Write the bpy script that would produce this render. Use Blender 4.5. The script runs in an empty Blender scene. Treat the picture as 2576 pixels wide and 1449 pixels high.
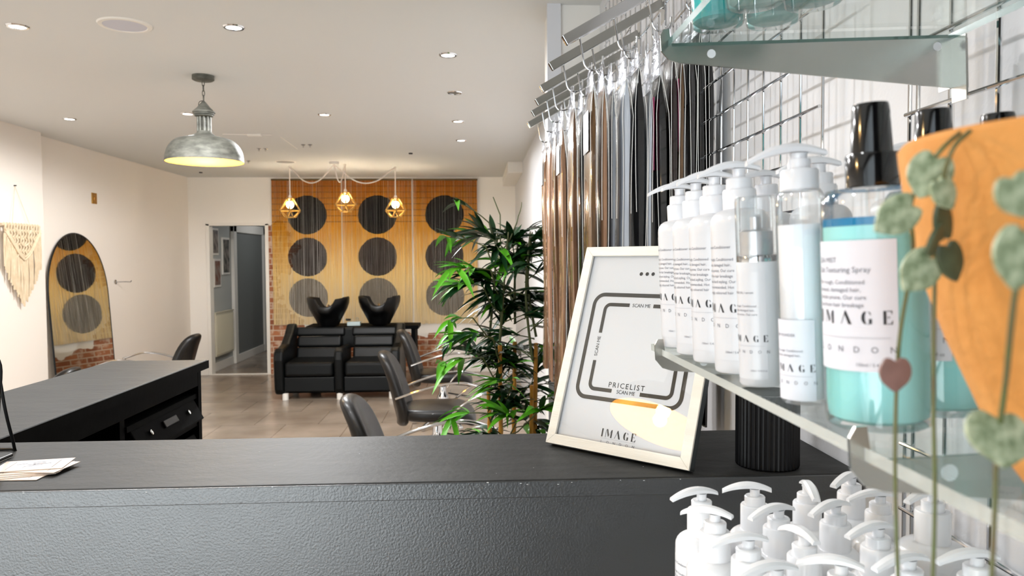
import bpy, bmesh, math, random
from mathutils import Vector, Matrix
sc = bpy.context.scene
COL = sc.collection
PI = math.pi
R = math.radians

# ---------------------------------------------------------------- camera
# world: X right, Y into the salon, Z up (floor 0); the camera stands behind the reception counter
EYE = Vector((0, 0, 1.56))
F_PX, YAW, PITCH, ROLL = 1900.0, 0.04887, -0.03912, -0.00594
_f = Vector((math.sin(YAW)*math.cos(PITCH), math.cos(YAW)*math.cos(PITCH), math.sin(PITCH)))
_r0 = Vector((math.cos(YAW), -math.sin(YAW), 0)); _u0 = _r0.cross(_f)
_r = _r0*math.cos(ROLL)+_u0*math.sin(ROLL); _u = -_r0*math.sin(ROLL)+_u0*math.cos(ROLL)
cam_d = bpy.data.cameras.new('camera'); cam = bpy.data.objects.new('camera', cam_d); COL.objects.link(cam)
cam_d.sensor_width = 36; cam_d.lens = F_PX*36/2576; cam_d.clip_start = 0.02; cam_d.clip_end = 60
M = Matrix((( _r.x, _u.x, -_f.x, 0), (_r.y, _u.y, -_f.y, 0), (_r.z, _u.z, -_f.z, EYE.z), (0, 0, 0, 1)))
cam.matrix_world = M
cam_d.dof.use_dof = True; cam_d.dof.focus_distance = 1.25; cam_d.dof.aperture_fstop = 11.0
sc.camera = cam

def ray(x, y): return _f + _r*((x-1288)/F_PX) - _u*((y-724.5)/F_PX)
def onZ(x, y, z): d = ray(x, y); return EYE + d*((z-EYE.z)/d.z)
def onY(x, y, Y): d = ray(x, y); return EYE + d*(Y/d.y)
def onX(x, y, X): d = ray(x, y); return EYE + d*(X/d.x)

# ---------------------------------------------------------------- world, lights, exposure
w = bpy.data.worlds.new('world'); sc.world = w; w.use_nodes = True
w.node_tree.nodes['Background'].inputs[0].default_value = (0.80, 0.90, 1.0, 1)
w.node_tree.nodes['Background'].inputs[1].default_value = 1.6
sc.view_settings.view_transform = 'Standard'; sc.view_settings.look = 'None'
sc.view_settings.exposure = 0.7; sc.view_settings.gamma = 1.0; sc.view_settings.use_curve_mapping = False

def area(name, loc, rot, sx, sy, power, col):
    l = bpy.data.lights.new(name, 'AREA'); l.shape = 'RECTANGLE'; l.size = sx; l.size_y = sy
    l.energy = power; l.color = col
    o = bpy.data.objects.new(name, l); o.location = loc; o.rotation_euler = rot; COL.objects.link(o); return o
# daylight entering by the shop window behind the camera
area('shop_window_daylight', (-2.6, -2.6, .55), (R(90), 0, 0), 6.0, 2.1, 102, (0.96, 0.98, 1.0))

def lamp(name, kind, loc, power, col, radius=0.03, rot=(0, 0, 0), spot=None, parent=None):
    l = bpy.data.lights.new(name, kind); l.energy = power; l.color = col; l.shadow_soft_size = radius
    if spot: l.spot_size = R(spot); l.spot_blend = 0.25
    o = bpy.data.objects.new(name, l); o.location = loc; o.rotation_euler = rot; COL.objects.link(o)
    if parent: o.parent = parent
    return o

# ---------------------------------------------------------------- materials
MATS = {}
def rgb(r, g, b):
    f = lambda c: (c/255/12.92) if c/255 <= .04045 else ((c/255+.055)/1.055)**2.4
    return (f(r), f(g), f(b), 1)
def mat(name, col, rough=.5, metal=0, coat=0, trans=0, bump=None, noise=None, spec=.5, emit=None, sheen=0, ior=1.45, alpha=1):
    """noise = (scale, amount, second colour, stretch)   bump = (scale, strength, stretch)"""
    m = bpy.data.materials.new(name); m.use_nodes = True; nt = m.node_tree; N = nt.nodes; L = nt.links
    p = N['Principled BSDF']
    p.inputs['Base Color'].default_value = col; p.inputs['Roughness'].default_value = rough
    p.inputs['Metallic'].default_value = metal; p.inputs['Coat Weight'].default_value = coat
    p.inputs['Coat Roughness'].default_value = .05
    p.inputs['Transmission Weight'].default_value = trans; p.inputs['Specular IOR Level'].default_value = spec
    p.inputs['IOR'].default_value = ior; p.inputs['Alpha'].default_value = alpha
    if emit: p.inputs['Emission Color'].default_value = emit[0]; p.inputs['Emission Strength'].default_value = emit[1]
    tc = N.new('ShaderNodeTexCoord')
    def nz(scale, st, detail=4):
        mp = N.new('ShaderNodeMapping'); mp.inputs['Scale'].default_value = st; L.new(tc.outputs['Object'], mp.inputs[0])
        n = N.new('ShaderNodeTexNoise'); n.inputs['Scale'].default_value = scale; n.inputs['Detail'].default_value = detail
        L.new(mp.outputs[0], n.inputs['Vector']); return n
    if noise:
        sc_, am, c2, st = noise; n = nz(sc_, st)
        cr = N.new('ShaderNodeValToRGB'); cr.color_ramp.elements[0].position = .5-am/2; cr.color_ramp.elements[1].position = .5+am/2
        cr.color_ramp.elements[0].color = col; cr.color_ramp.elements[1].color = c2
        L.new(n.outputs[0], cr.inputs[0]); L.new(cr.outputs[0], p.inputs['Base Color'])
    else:
        n = nz(25, (1, 1, 1), 2); mx = N.new('ShaderNodeMapRange'); mx.inputs['To Min'].default_value = max(rough-.03, 0); mx.inputs['To Max'].default_value = min(rough+.03, 1)
        L.new(n.outputs[0], mx.inputs[0]); L.new(mx.outputs[0], p.inputs['Roughness'])
    if bump:
        n = nz(bump[0], bump[2]); b = N.new('ShaderNodeBump'); b.inputs['Strength'].default_value = bump[1]; b.inputs['Distance'].default_value = .002
        L.new(n.outputs[0], b.inputs['Height']); L.new(b.outputs[0], p.inputs['Normal'])
    MATS[name] = m; return m
def clearmat(name, tint, gloss_lo=.06, gloss_hi=.75, rough=.02, glossc=(1, 1, 1, 1), bump=None):
    m = bpy.data.materials.new(name); m.use_nodes = True; nt = m.node_tree; N = nt.nodes; L = nt.links
    N.remove(N['Principled BSDF']); out = N['Material Output']
    t = N.new('ShaderNodeBsdfTransparent'); t.inputs[0].default_value = tint
    g = N.new('ShaderNodeBsdfGlossy'); g.inputs[0].default_value = glossc; g.inputs['Roughness'].default_value = rough
    lw = N.new('ShaderNodeLayerWeight'); lw.inputs[0].default_value = .25
    mr = N.new('ShaderNodeMapRange'); mr.inputs['To Min'].default_value = gloss_lo; mr.inputs['To Max'].default_value = gloss_hi
    mx = N.new('ShaderNodeMixShader'); L.new(lw.outputs['Fresnel'], mr.inputs[0]); L.new(mr.outputs[0], mx.inputs[0])
    L.new(t.outputs[0], mx.inputs[1]); L.new(g.outputs[0], mx.inputs[2]); L.new(mx.outputs[0], out.inputs[0])
    if bump:
        tc = N.new('ShaderNodeTexCoord'); n = N.new('ShaderNodeTexNoise'); n.inputs['Scale'].default_value = bump[0]
        b = N.new('ShaderNodeBump'); b.inputs['Strength'].default_value = bump[1]; b.inputs['Distance'].default_value = .004
        L.new(tc.outputs['Object'], n.inputs['Vector']); L.new(n.outputs[0], b.inputs['Height']); L.new(b.outputs[0], g.inputs['Normal']); L.new(b.outputs[0], lw.inputs['Normal'])
    return m
U = (1, 1, 1)
m_wall = mat('white_wall_paint', rgb(232, 228, 222), .75, bump=(60, .25, U))
m_wallL = mat('warm_white_wall_paint', rgb(231, 222, 212), .8, bump=(40, .2, U))
m_wallR = mat('right_wall_white_paint', rgb(216, 216, 218), .7, bump=(90, .35, U))
m_ceil = mat('ceiling_paint', rgb(218, 218, 215), .85, bump=(12, .15, U))
m_trim = mat('white_gloss_trim', rgb(235, 230, 222), .4)
m_chrome = mat('chrome', rgb(215, 216, 218), .08, metal=1)
m_brush = mat('satin_steel', rgb(184, 183, 178), .20, metal=1, bump=(300, .05, (1, 1, 12)))
m_blackp = mat('black_painted_wood', rgb(5, 6, 7), .7, bump=(60, .2, U), spec=.08)
m_leather = mat('black_leather', rgb(6, 8, 9), .36, bump=(250, .25, U), spec=.25)
m_blackpl = mat('black_plastic', rgb(8, 8, 10), .12, coat=.6)
m_white = mat('white_plastic', rgb(226, 226, 230), .25, coat=.3)
m_bottle = mat('white_bottle_plastic', rgb(210, 210, 213), .30, coat=.2)
m_bottle_lift = mat('shade_lifted_bottle_plastic', rgb(230, 230, 232), .28, coat=.2)  # same bottle plastic, lightened to offset shade on the lower shelf
m_white_lift = mat('shade_lifted_pump_plastic', rgb(236, 236, 238), .25, coat=.3)  # same pump plastic, light for the lower shelf put into its colour
m_label = mat('white_label_paper', rgb(222, 222, 230), .5)
m_ink = mat('black_ink', rgb(25, 25, 28), .5)
m_greyink = mat('grey_ink', rgb(110, 110, 118), .5)
m_rule = mat('pale_grey_rule_ink', rgb(190, 190, 196), .5)
m_clear = clearmat('clear_plastic', (.97, .98, .98, 1), .05, .8, .05)
m_pane = clearmat('picture_glass', (.98, .98, .98, 1), .028, .8, .005)
m_shelfglass = clearmat('shelf_glass', (.95, .98, .97, 1), .03, .28, .01)
m_bag = clearmat('crinkled_clear_polythene', (.95, .96, .97, 1), .06, .45, .25, bump=(70, .6), glossc=(.42, .42, .44, 1))
m_glassedge = mat('polished_glass_edge', rgb(206, 208, 202), .2, trans=.35, ior=1.2)
m_glassedged = mat('dark_green_glass_edge', rgb(70, 104, 98), .15, trans=.3, ior=1.2)
m_brass = mat('brass', rgb(190, 150, 80), .3, metal=1)
m_mirror = mat('mirror_silver', rgb(225, 225, 220), .015, metal=1)
m_blackmetal = mat('black_powder_coated_metal', rgb(14, 15, 16), .4, metal=.3)
m_alu = mat('aluminium_trim', rgb(190, 192, 195), .3, metal=1)

# ---------------------------------------------------------------- mesh builder
class MB:
    def __init__(s): s.v = []; s.f = []; s.sm = []; s.mi = []; s.cur = 0
    def add(s, vs, fs, smooth=False, M=None):
        o = len(s.v)
        for v in vs:
            v = Vector(v)
            if M is not None: v = M @ v
            s.v.append(tuple(v))
        for f in fs: s.f.append(tuple(o+i for i in f)); s.sm.append(smooth); s.mi.append(s.cur)
        return s
    def box(s, lo, hi, M=None):
        x0, y0, z0 = lo; x1, y1, z1 = hi
        return s.add([(x0, y0, z0), (x1, y0, z0), (x1, y1, z0), (x0, y1, z0), (x0, y0, z1), (x1, y0, z1), (x1, y1, z1), (x0, y1, z1)],
              [(0, 3, 2, 1), (4, 5, 6, 7), (0, 1, 5, 4), (1, 2, 6, 5), (2, 3, 7, 6), (3, 0, 4, 7)], False, M)
    def lathe(s, prof, n=24, M=None, cap=True, smooth=True):
        vs = []; fs = []
        for r, z in prof:
            for k in range(n): a = 2*PI*k/n; vs.append((r*math.cos(a), r*math.sin(a), z))
        for i in range(len(prof)-1):
            for k in range(n):
                a = i*n+k; b = i*n+(k+1) % n; fs.append((a, b, b+n, a+n))
        s.add(vs, fs, smooth, M)
        if cap:
            o = []
            if prof[0][0] > 1e-5: s.add([(prof[0][0]*math.cos(2*PI*k/n), prof[0][0]*math.sin(2*PI*k/n), prof[0][1]) for k in range(n)], [tuple(reversed(range(n)))], False, M)
            if prof[-1][0] > 1e-5: s.add([(prof[-1][0]*math.cos(2*PI*k/n), prof[-1][0]*math.sin(2*PI*k/n), prof[-1][1]) for k in range(n)], [tuple(range(n))], False, M)
        return s
    def tube(s, path, r, n=8, M=None, cap=True, smooth=True, flat=None):
        """sweep; r number or list; flat=(a,b) elliptical half sizes (a sideways, b along 'up')"""
        P = [Vector(p) for p in path]; vs = []; fs = []; prev = None
        for i, p in enumerate(P):
            t = (P[min(i+1, len(P)-1)]-P[max(i-1, 0)]).normalized()
            up = prev if prev is not None else (Vector((0, 0, 1)) if abs(t.z) < .9 else Vector((1, 0, 0)))
            x = t.cross(up).normalized(); y = x.cross(t).normalized(); prev = y
            rr = r[i] if isinstance(r, (list, tuple)) else r
            for k in range(n):
                a = 2*PI*k/n+ (PI/n if n == 4 else 0)
                ca, sa = math.cos(a), math.sin(a)
                if flat: q = x*(ca*flat[0]*rr)+y*(sa*flat[1]*rr)
                else: q = x*(ca*rr)+y*(sa*rr)
                vs.append(p+q)
        for i in range(len(P)-1):
            for k in range(n): a = i*n+k; b = i*n+(k+1) % n; fs.append((a, b, b+n, a+n))
        if cap: fs.append(tuple(reversed(range(n)))); fs.append(tuple((len(P)-1)*n+k for k in range(n)))
        return s.add(vs, fs, smooth, M)
    def prism(s, poly, y0, y1, M=None, smooth=False):
        """poly in XZ extruded along Y"""
        n = len(poly); vs = [(a, y0, b) for a, b in poly]+[(a, y1, b) for a, b in poly]
        fs = [tuple(range(n)), tuple(reversed(range(n, 2*n)))]
        s.add(vs, fs, False, M)
        return s.add(vs, [(i, i+n, (i+1) % n+n, (i+1) % n) for i in range(n)], smooth, M)
    def sphere(s, c, r, n=12, M=None, sq=(1, 1, 1)):
        vs = []; fs = []; m = n//2
        for i in range(m+1):
            th = PI*i/m
            for k in range(n): a = 2*PI*k/n; vs.append((c[0]+r*sq[0]*math.sin(th)*math.cos(a), c[1]+r*sq[1]*math.sin(th)*math.sin(a), c[2]+r*sq[2]*math.cos(th)))
        for i in range(m):
            for k in range(n): a = i*n+k; b = i*n+(k+1) % n; fs.append((a, a+n, b+n, b))
        return s.add(vs, fs, True, M)
    def build(s, name, m, parent=None, bevel=0, seg=2, angle=40, loc=None, rot=None, subsurf=0):
        me = bpy.data.meshes.new(name); me.from_pydata(s.v, [], s.f)
        for mm in (m if isinstance(m, (list, tuple)) else [m]): me.materials.append(mm)
        me.polygons.foreach_set('use_smooth', s.sm); me.polygons.foreach_set('material_index', s.mi)
        bm = bmesh.new(); bm.from_mesh(me); bmesh.ops.remove_doubles(bm, verts=bm.verts, dist=1e-5)
        bmesh.ops.recalc_face_normals(bm, faces=bm.faces); bm.to_mesh(me); bm.free()
        me.update()
        if any(s.sm): me.set_sharp_from_angle(angle=R(angle))
        o = bpy.data.objects.new(name, me); COL.objects.link(o)
        if parent: o.parent = parent
        if bevel:
            b = o.modifiers.new('bevel', 'BEVEL'); b.width = bevel; b.segments = seg; b.limit_method = 'ANGLE'; b.angle_limit = R(40)
        if subsurf:
            d = o.modifiers.new('subdivision', 'SUBSURF'); d.levels = d.render_levels = subsurf
        if loc is not None: o.location = loc
        if rot is not None: o.rotation_euler = rot
        return o
def tag(o, label=None, cat=None, group=None, kind=None):
    if label: o['label'] = label
    if cat: o['category'] = cat
    if group: o['group'] = group
    if kind: o['kind'] = kind
    return o
def thing(name, label, cat, loc=(0, 0, 0), rot=(0, 0, 0), group=None):
    o = bpy.data.objects.new(name, None); o.empty_display_size = .05; COL.objects.link(o)
    o.location = loc; o.rotation_euler = rot; return tag(o, label, cat, group)
def struct(o): o['kind'] = 'structure'; return o
def kids(o): return [c for c in COL.objects if c.parent == o]
def copy_tree(o, parent=None, ch_map=None):
    c = o.copy(); COL.objects.link(c); c.parent = parent
    for ch in [k for k in ALLKIDS(o)]: copy_tree(ch, c)
    return c
def ALLKIDS(o): return [x for x in bpy.data.objects if x.parent == o]
def T(x, y, z): return Matrix.Translation((x, y, z))
def RZ(a): return Matrix.Rotation(a, 4, 'Z')
def RX(a): return Matrix.Rotation(a, 4, 'X')
def RY(a): return Matrix.Rotation(a, 4, 'Y')
def arc(cx, cz, r, a0, a1, n, y=0): return [(cx+r*math.cos(R(a0+(a1-a0)*i/n)), y, cz+r*math.sin(R(a0+(a1-a0)*i/n))) for i in range(n+1)]
def catmull(P, n=6):
    P = [Vector(p) for p in P]; out = []
    for i in range(len(P)-1):
        a = P[max(i-1, 0)]; b = P[i]; c = P[i+1]; d = P[min(i+2, len(P)-1)]
        for k in range(n):
            t = k/n; out.append(.5*((2*b)+(c-a)*t+(2*a-5*b+4*c-d)*t*t+(-a+3*b-3*c+d)*t**3))
    out.append(P[-1]); return out

# text helpers --------------------------------------------------
def text_geo(s, size, align='LEFT', spacing=1.0):
    cu = bpy.data.curves.new('t', 'FONT'); cu.body = s; cu.size = size; cu.align_x = align; cu.space_character = spacing; cu.resolution_u = 2
    ob = bpy.data.objects.new('t', cu); me = bpy.data.meshes.new_from_object(ob)
    vs = [(v.co.x, v.co.y) for v in me.vertices]; fs = [tuple(p.vertices) for p in me.polygons]
    bpy.data.objects.remove(ob); bpy.data.meshes.remove(me); bpy.data.curves.remove(cu); return vs, fs
def poly_geo(polys):
    vs = []; fs = []
    for p in polys:
        o = len(vs); vs += list(p); fs.append(tuple(range(o, o+len(p))))
    return vs, fs
def stencil(h, gap=.5):
    """the stencilled word IMAGE in high contrast capitals; returns geometry and its width"""
    out = []; x = 0
    def put(polys, wd):
        nonlocal x
        for p in polys: out.append([((x+a)*h, b*h) for a, b in p])
        x += wd+gap
    put([[(0, 0), (.2, 0), (.2, 1), (0, 1)]], .2)
    put([[(0, 0), (.05, 0), (.05, .9), (0, .9)], [(.06, 1), (.25, 1), (.52, .3), (.42, .05)], [(.5, .16), (.54, .28), (.74, .8), (.74, .7)], [(.76, 0), (.95, 0), (.95, 1), (.76, .9)]], .95)
    put([[(0, 0), (.05, 0), (.36, .82), (.33, .88)], [(.34, 1), (.44, 1), (.86, 0), (.62, 0), (.3, .8)]], .86)
    g = [(.36+.36*math.cos(R(a)), .5+.5*math.sin(R(a))) for a in range(110, 251, 14)]
    g2 = [(.40+.16*math.cos(R(a)), .5+.46*math.sin(R(a))) for a in range(250, 109, -14)]
    put([g+g2, [(.42, .96), (.62, .9), (.66, .7), (.60, .7), (.55, .85)], [(.52, .02), (.72, .06), (.72, .42), (.52, .42)], [(.38, 0), (.5, .02), (.5, .05), (.38, .04)]], .76)
    put([[(0, 0), (.2, 0), (.2, 1), (0, 1)], [(.24, .95), (.5, .95), (.56, .74), (.6, .74), (.6, 1), (.24, 1)], [(.24, .49), (.4, .49), (.44, .4), (.44, .63), (.4, .54), (.24, .54)], [(.24, 0), (.62, 0), (.64, .28), (.6, .28), (.5, .05), (.24, .05)]], .62)
    return poly_geo(out), (x-gap)*h
def centered(geo):
    vs, fs = geo; xs = [v[0] for v in vs]; c = (min(xs)+max(xs))/2; return [(a-c, b) for a, b in vs], fs
def spread(word, size, pitch):
    vs = []; fs = []
    for i, ch in enumerate(word):
        g, f = text_geo(ch, size, 'CENTER'); o = len(vs)
        vs += [(a+(i-(len(word)-1)/2)*pitch, b) for a, b in g]; fs += [tuple(o+k for k in q) for q in f]
    return vs, fs
def rect(x0, y0, x1, y1): return poly_geo([[(x0, y0), (x1, y0), (x1, y1), (x0, y1)]])
def wrap(mb, geo, r, phi0, z0, dx=0):
    """print onto a bottle of radius r; text runs towards growing angle"""
    vs, fs = geo
    mb.add([(r*math.cos(phi0+(a+dx)/r), r*math.sin(phi0+(a+dx)/r), z0+b) for a, b in vs], fs)
def wrap_rect(mb, r, phi0, w_, z0, z1, n=14):
    for i in range(n):
        a = phi0+(-w_/2+w_*i/n)/r; b = phi0+(-w_/2+w_*(i+1)/n)/r
        mb.add([(r*math.cos(a), r*math.sin(a), z0), (r*math.cos(b), r*math.sin(b), z0), (r*math.cos(b), r*math.sin(b), z1), (r*math.cos(a), r*math.sin(a), z1)], [(0, 1, 2, 3)], True)
#@@SETTING
# ================================================================ THE SETTING
ZCE = 2.675; XR = .56; XL = -3.85; YB = 10.4; YF = -1.2
# floor: large beige tiles
def floor_mat():
    m = bpy.data.materials.new('beige_floor_tiles'); m.use_nodes = True; nt = m.node_tree; N = nt.nodes; L = nt.links; p = N['Principled BSDF']
    tc = N.new('ShaderNodeTexCoord'); mp = N.new('ShaderNodeMapping'); L.new(tc.outputs['Object'], mp.inputs[0]); mp.inputs['Rotation'].default_value = (0, 0, R(0))
    br = N.new('ShaderNodeTexBrick'); br.offset = 0.5; br.inputs['Scale'].default_value = 1; br.inputs['Brick Width'].default_value = .6; br.inputs['Row Height'].default_value = .6
    br.inputs['Mortar Size'].default_value = .004; br.inputs['Color1'].default_value = (1, 1, 1, 1); br.inputs['Color2'].default_value = (.9, .9, .9, 1); br.inputs['Mortar'].default_value = (.55, .5, .45, 1)
    L.new(mp.outputs[0], br.inputs['Vector'])
    n = N.new('ShaderNodeTexNoise'); n.inputs['Scale'].default_value = 2.2; n.inputs['Detail'].default_value = 8; L.new(tc.outputs['Object'], n.inputs['Vector'])
    cr = N.new('ShaderNodeValToRGB'); cr.color_ramp.elements[0].position = .3; cr.color_ramp.elements[1].position = .7
    cr.color_ramp.elements[0].color = rgb(138, 122, 106); cr.color_ramp.elements[1].color = rgb(172, 156, 140)
    L.new(n.outputs[0], cr.inputs[0]); mx = N.new('ShaderNodeMix'); mx.data_type = 'RGBA'; mx.blend_type = 'MULTIPLY'; mx.inputs[0].default_value = 1
    L.new(cr.outputs[0], mx.inputs[6]); L.new(br.outputs['Color'], mx.inputs[7]); L.new(mx.outputs[2], p.inputs['Base Color'])
    p.inputs['Roughness'].default_value = .22
    b = N.new('ShaderNodeBump'); b.inputs['Strength'].default_value = .4; b.inputs['Distance'].default_value = .003; b.invert = True
    L.new(br.outputs['Fac'], b.inputs['Height']); L.new(b.outputs[0], p.inputs['Normal'])
    return m
m_floor = floor_mat()
struct(MB().box((XL-.1, YF-.1, -.1), (XR+.1, 14.2, 0)).build('floor', m_floor))
struct(MB().box((XL-.1, YF-.1, ZCE), (XR+.1, YB+.1, ZCE+.1)).build('ceiling', m_ceil))
# left wall: near part stands 10 cm proud
struct(MB().box((XL-.1, 6.79, 0), (XL, YB, ZCE)).box((XL-.1, YF, 0), (-3.75, 6.79, ZCE)).build('wall_left', m_wallL))
struct(MB().box((XR, YF, 0), (XR+.1, YB, ZCE)).build('wall_right', m_wallR))
# return wall stub behind the rails, with its corner board
struct(MB().box((.34, 3.36, 0), (XR, 3.62, ZCE)).build('wall_right_return', m_wall))
struct(MB().box((.325, 3.34, 0), (.385, 3.37, ZCE)).build('trim_1', mat('corner_board_paint', rgb(214, 214, 218), .6)))
struct(MB().box((.387, 8.75, 2.55), (XR, YB, ZCE)).build('trim_2', m_trim, bevel=.004))
# front wall with the shop window (behind the camera)
fw = MB().box((XL-.1, YF-.1, 0), (-.3, YF, .03)).box((XL-.1, YF-.1, 2.5), (-.3, YF, ZCE)).box((XL-.1, YF-.1, .03), (-3.6, YF, 2.5)).box((-.3, YF-.1, 0), (XR+.1, YF, ZCE))
struct(fw.build('wall_front', mat('dark_shopfront_paint', rgb(58, 58, 60), .7)))
wf = MB()
for a, b, c, d in ((-3.6, .03, -.3, .07), (-3.6, 2.46, -.3, 2.5), (-3.6, .07, -3.55, 2.46), (-.35, .07, -.3, 2.46), (-1.9, .07, -1.85, 2.46)): wf.box((a, YF-.08, b), (c, YF-.02, d))
struct(wf.build('window_1', m_trim))
struct(MB().box((-3.55, YF-.055, .07), (-.35, YF-.045, 2.46)).build('window_2', clearmat('window_glass', (.98, .99, .98, 1), .03, .6, .01)))

# back wall: white plaster with bare brick where the plaster is gone
def back_mat():
    m = bpy.data.materials.new('plaster_and_exposed_brick'); m.use_nodes = True; nt = m.node_tree; N = nt.nodes; L = nt.links; p = N['Principled BSDF']
    tc = N.new('ShaderNodeTexCoord'); sx = N.new('ShaderNodeSeparateXYZ'); L.new(tc.outputs['Object'], sx.inputs[0])
    cb = N.new('ShaderNodeCombineXYZ'); L.new(sx.outputs[0], cb.inputs[0]); L.new(sx.outputs[2], cb.inputs[1])
    br = N.new('ShaderNodeTexBrick'); br.inputs['Scale'].default_value = 1; br.inputs['Brick Width'].default_value = .22; br.inputs['Row Height'].default_value = .075
    br.inputs['Mortar Size'].default_value = .008; br.inputs['Color1'].default_value = rgb(176, 112, 74); br.inputs['Color2'].default_value = rgb(142, 82, 54); br.inputs['Mortar'].default_value = rgb(196, 172, 150)
    L.new(cb.outputs[0], br.inputs['Vector'])
    n2 = N.new('ShaderNodeTexNoise'); n2.inputs['Scale'].default_value = 14; n2.inputs['Detail'].default_value = 6; L.new(tc.outputs['Object'], n2.inputs['Vector'])
    mx = N.new('ShaderNodeMix'); mx.data_type = 'RGBA'; mx.inputs[7].default_value = rgb(205, 178, 156)
    r2 = N.new('ShaderNodeMapRange'); r2.inputs['From Min'].default_value = .52; r2.inputs['From Max'].default_value = .72; L.new(n2.outputs[0], r2.inputs[0])
    L.new(r2.outputs[0], mx.inputs[0]); L.new(br.outputs['Color'], mx.inputs[6])
    nz = N.new('ShaderNodeTexNoise'); nz.inputs['Scale'].default_value = 5; nz.inputs['Detail'].default_value = 6; L.new(tc.outputs['Object'], nz.inputs['Vector'])
    def mth(op, a, b=None, c=None):
        q = N.new('ShaderNodeMath'); q.operation = op
        for i, v in enumerate((a, b, c)):
            if v is None: continue
            if isinstance(v, (int, float)): q.inputs[i].default_value = v
            else: L.new(v, q.inputs[i])
        return q.outputs[0]
    wob = mth('MULTIPLY', mth('SUBTRACT', nz.outputs[0], .5), .55)
    x = mth('ADD', sx.outputs[0], wob); z = mth('ADD', sx.outputs[2], mth('MULTIPLY', wob, .6))
    # left patch: right edge depends on height (bulge near z 1.6-1.9, foot widening below .75)
    bul = mth('MULTIPLY', mth('SUBTRACT', 1.0, mth('MINIMUM', 1.0, mth('ABSOLUTE', mth('MULTIPLY', mth('SUBTRACT', sx.outputs[2], 1.72), 2.2)))), .22)
    foot = mth('MULTIPLY', mth('MAXIMUM', mth('SUBTRACT', 1.0, sx.outputs[2]), 0), .9)
    edge = mth('ADD', mth('ADD', -2.62, bul), foot)
    a = mth('MULTIPLY', mth('MULTIPLY', mth('LESS_THAN', x, edge), mth('LESS_THAN', z, 2.06)), mth('GREATER_THAN', sx.outputs[0], -2.82))
    b_ = mth('MULTIPLY', mth('MULTIPLY', mth('LESS_THAN', sx.outputs[0], -.44), mth('GREATER_THAN', sx.outputs[0], -2.6)), mth('LESS_THAN', z, .53))
    msk = mth('MINIMUM', mth('ADD', a, b_), 1)
    pl = N.new('ShaderNodeMix'); pl.data_type = 'RGBA'; pl.inputs[6].default_value = rgb(240, 234, 226)
    L.new(msk, pl.inputs[0]); L.new(mx.outputs[2], pl.inputs[7]); L.new(pl.outputs[2], p.inputs['Base Color'])
    p.inputs['Roughness'].default_value = .8
    bp = N.new('ShaderNodeBump'); bp.inputs['Distance'].default_value = .01; bp.inputs['Strength'].default_value = .6
    L.new(mth('SUBTRACT', mth('MULTIPLY', mth('MULTIPLY', msk, br.outputs['Fac']), -1), mth('MULTIPLY', msk, 1)), bp.inputs['Height']); L.new(bp.outputs[0], p.inputs['Normal'])
    return m
bw = MB().box((XL-.1, YB, 0), (-3.61, YB+.12, ZCE)).box((-2.8, YB, 0), (XR+.1, YB+.12, ZCE)).box((-3.61, YB, 2.035), (-2.8, YB+.12, ZCE))
struct(bw.build('wall_back', back_mat()))
struct(MB().box((XL, YB-.015, 0), (-3.62, YB, .11)).build('baseboard_back', m_trim, bevel=.003))
struct(MB().box((-.43, YB-.015, 0), (XR, YB, .10)).build('baseboard_back_right', m_trim, bevel=.003))
struct(MB().box((XL, 6.8, 0), (XL+.015, YB-.02, .11)).build('baseboard_left', m_trim, bevel=.003))
# doorway lining and threshold
dl = MB().box((-3.62, YB-.012, 0), (-3.575, YB+.13, 2.05)).box((-2.835, YB-.012, 0), (-2.79, YB+.13, 2.05)).box((-3.62, YB-.012, 2.025), (-2.79, YB+.13, 2.06)).box((-3.58, YB-.01, 0), (-2.82, YB+.05, .012))
struct(dl.build('door_1', m_trim, bevel=.003))
# corridor beyond
m_corr = mat('corridor_grey_paint', rgb(176, 178, 174), .8)
struct(MB().box((-3.75, YB+.12, 0), (-3.65, 14.1, 2.5)).build('wall_corridor_left', m_corr))
struct(MB().box((-2.0, YB+.12, 0), (-1.9, 14.1, 2.5)).box((-3.75, 14.1, 0), (-1.9, 14.2, 2.5)).build('wall_corridor_end', m_corr))
struct(MB().box((-3.75, YB+.12, 2.5), (-1.9, 14.2, 2.6)).build('ceiling_corridor', m_ceil))
cas = MB().box((-3.66, 11.52, 0), (-3.60, 11.66, 2.12)).box((-3.66, 13.1, 0), (-3.60, 13.24, 2.12)).box((-3.66, 11.52, 1.98), (-3.60, 13.24, 2.12))
struct(cas.build('trim_3', m_trim, bevel=.01))
struct(MB().box((-3.655, 11.66, 0), (-3.63, 13.1, 1.98)).build('door_2', mat('corridor_door_grey_paint', rgb(120, 122, 120), .6)))
struct(MB().box((-3.65, YB+.13, 0), (-3.63, 11.5, .12)).box((-3.63, 11.66, 0), (-3.61, 13.1, .12)).build('baseboard_corridor', m_trim, bevel=.004))
lamp('corridor_fill_light', 'POINT', (-2.7, 12.3, 2.4), 7, (.95, .97, 1), .1)  # unseen fill added to brighten the corridor
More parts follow.
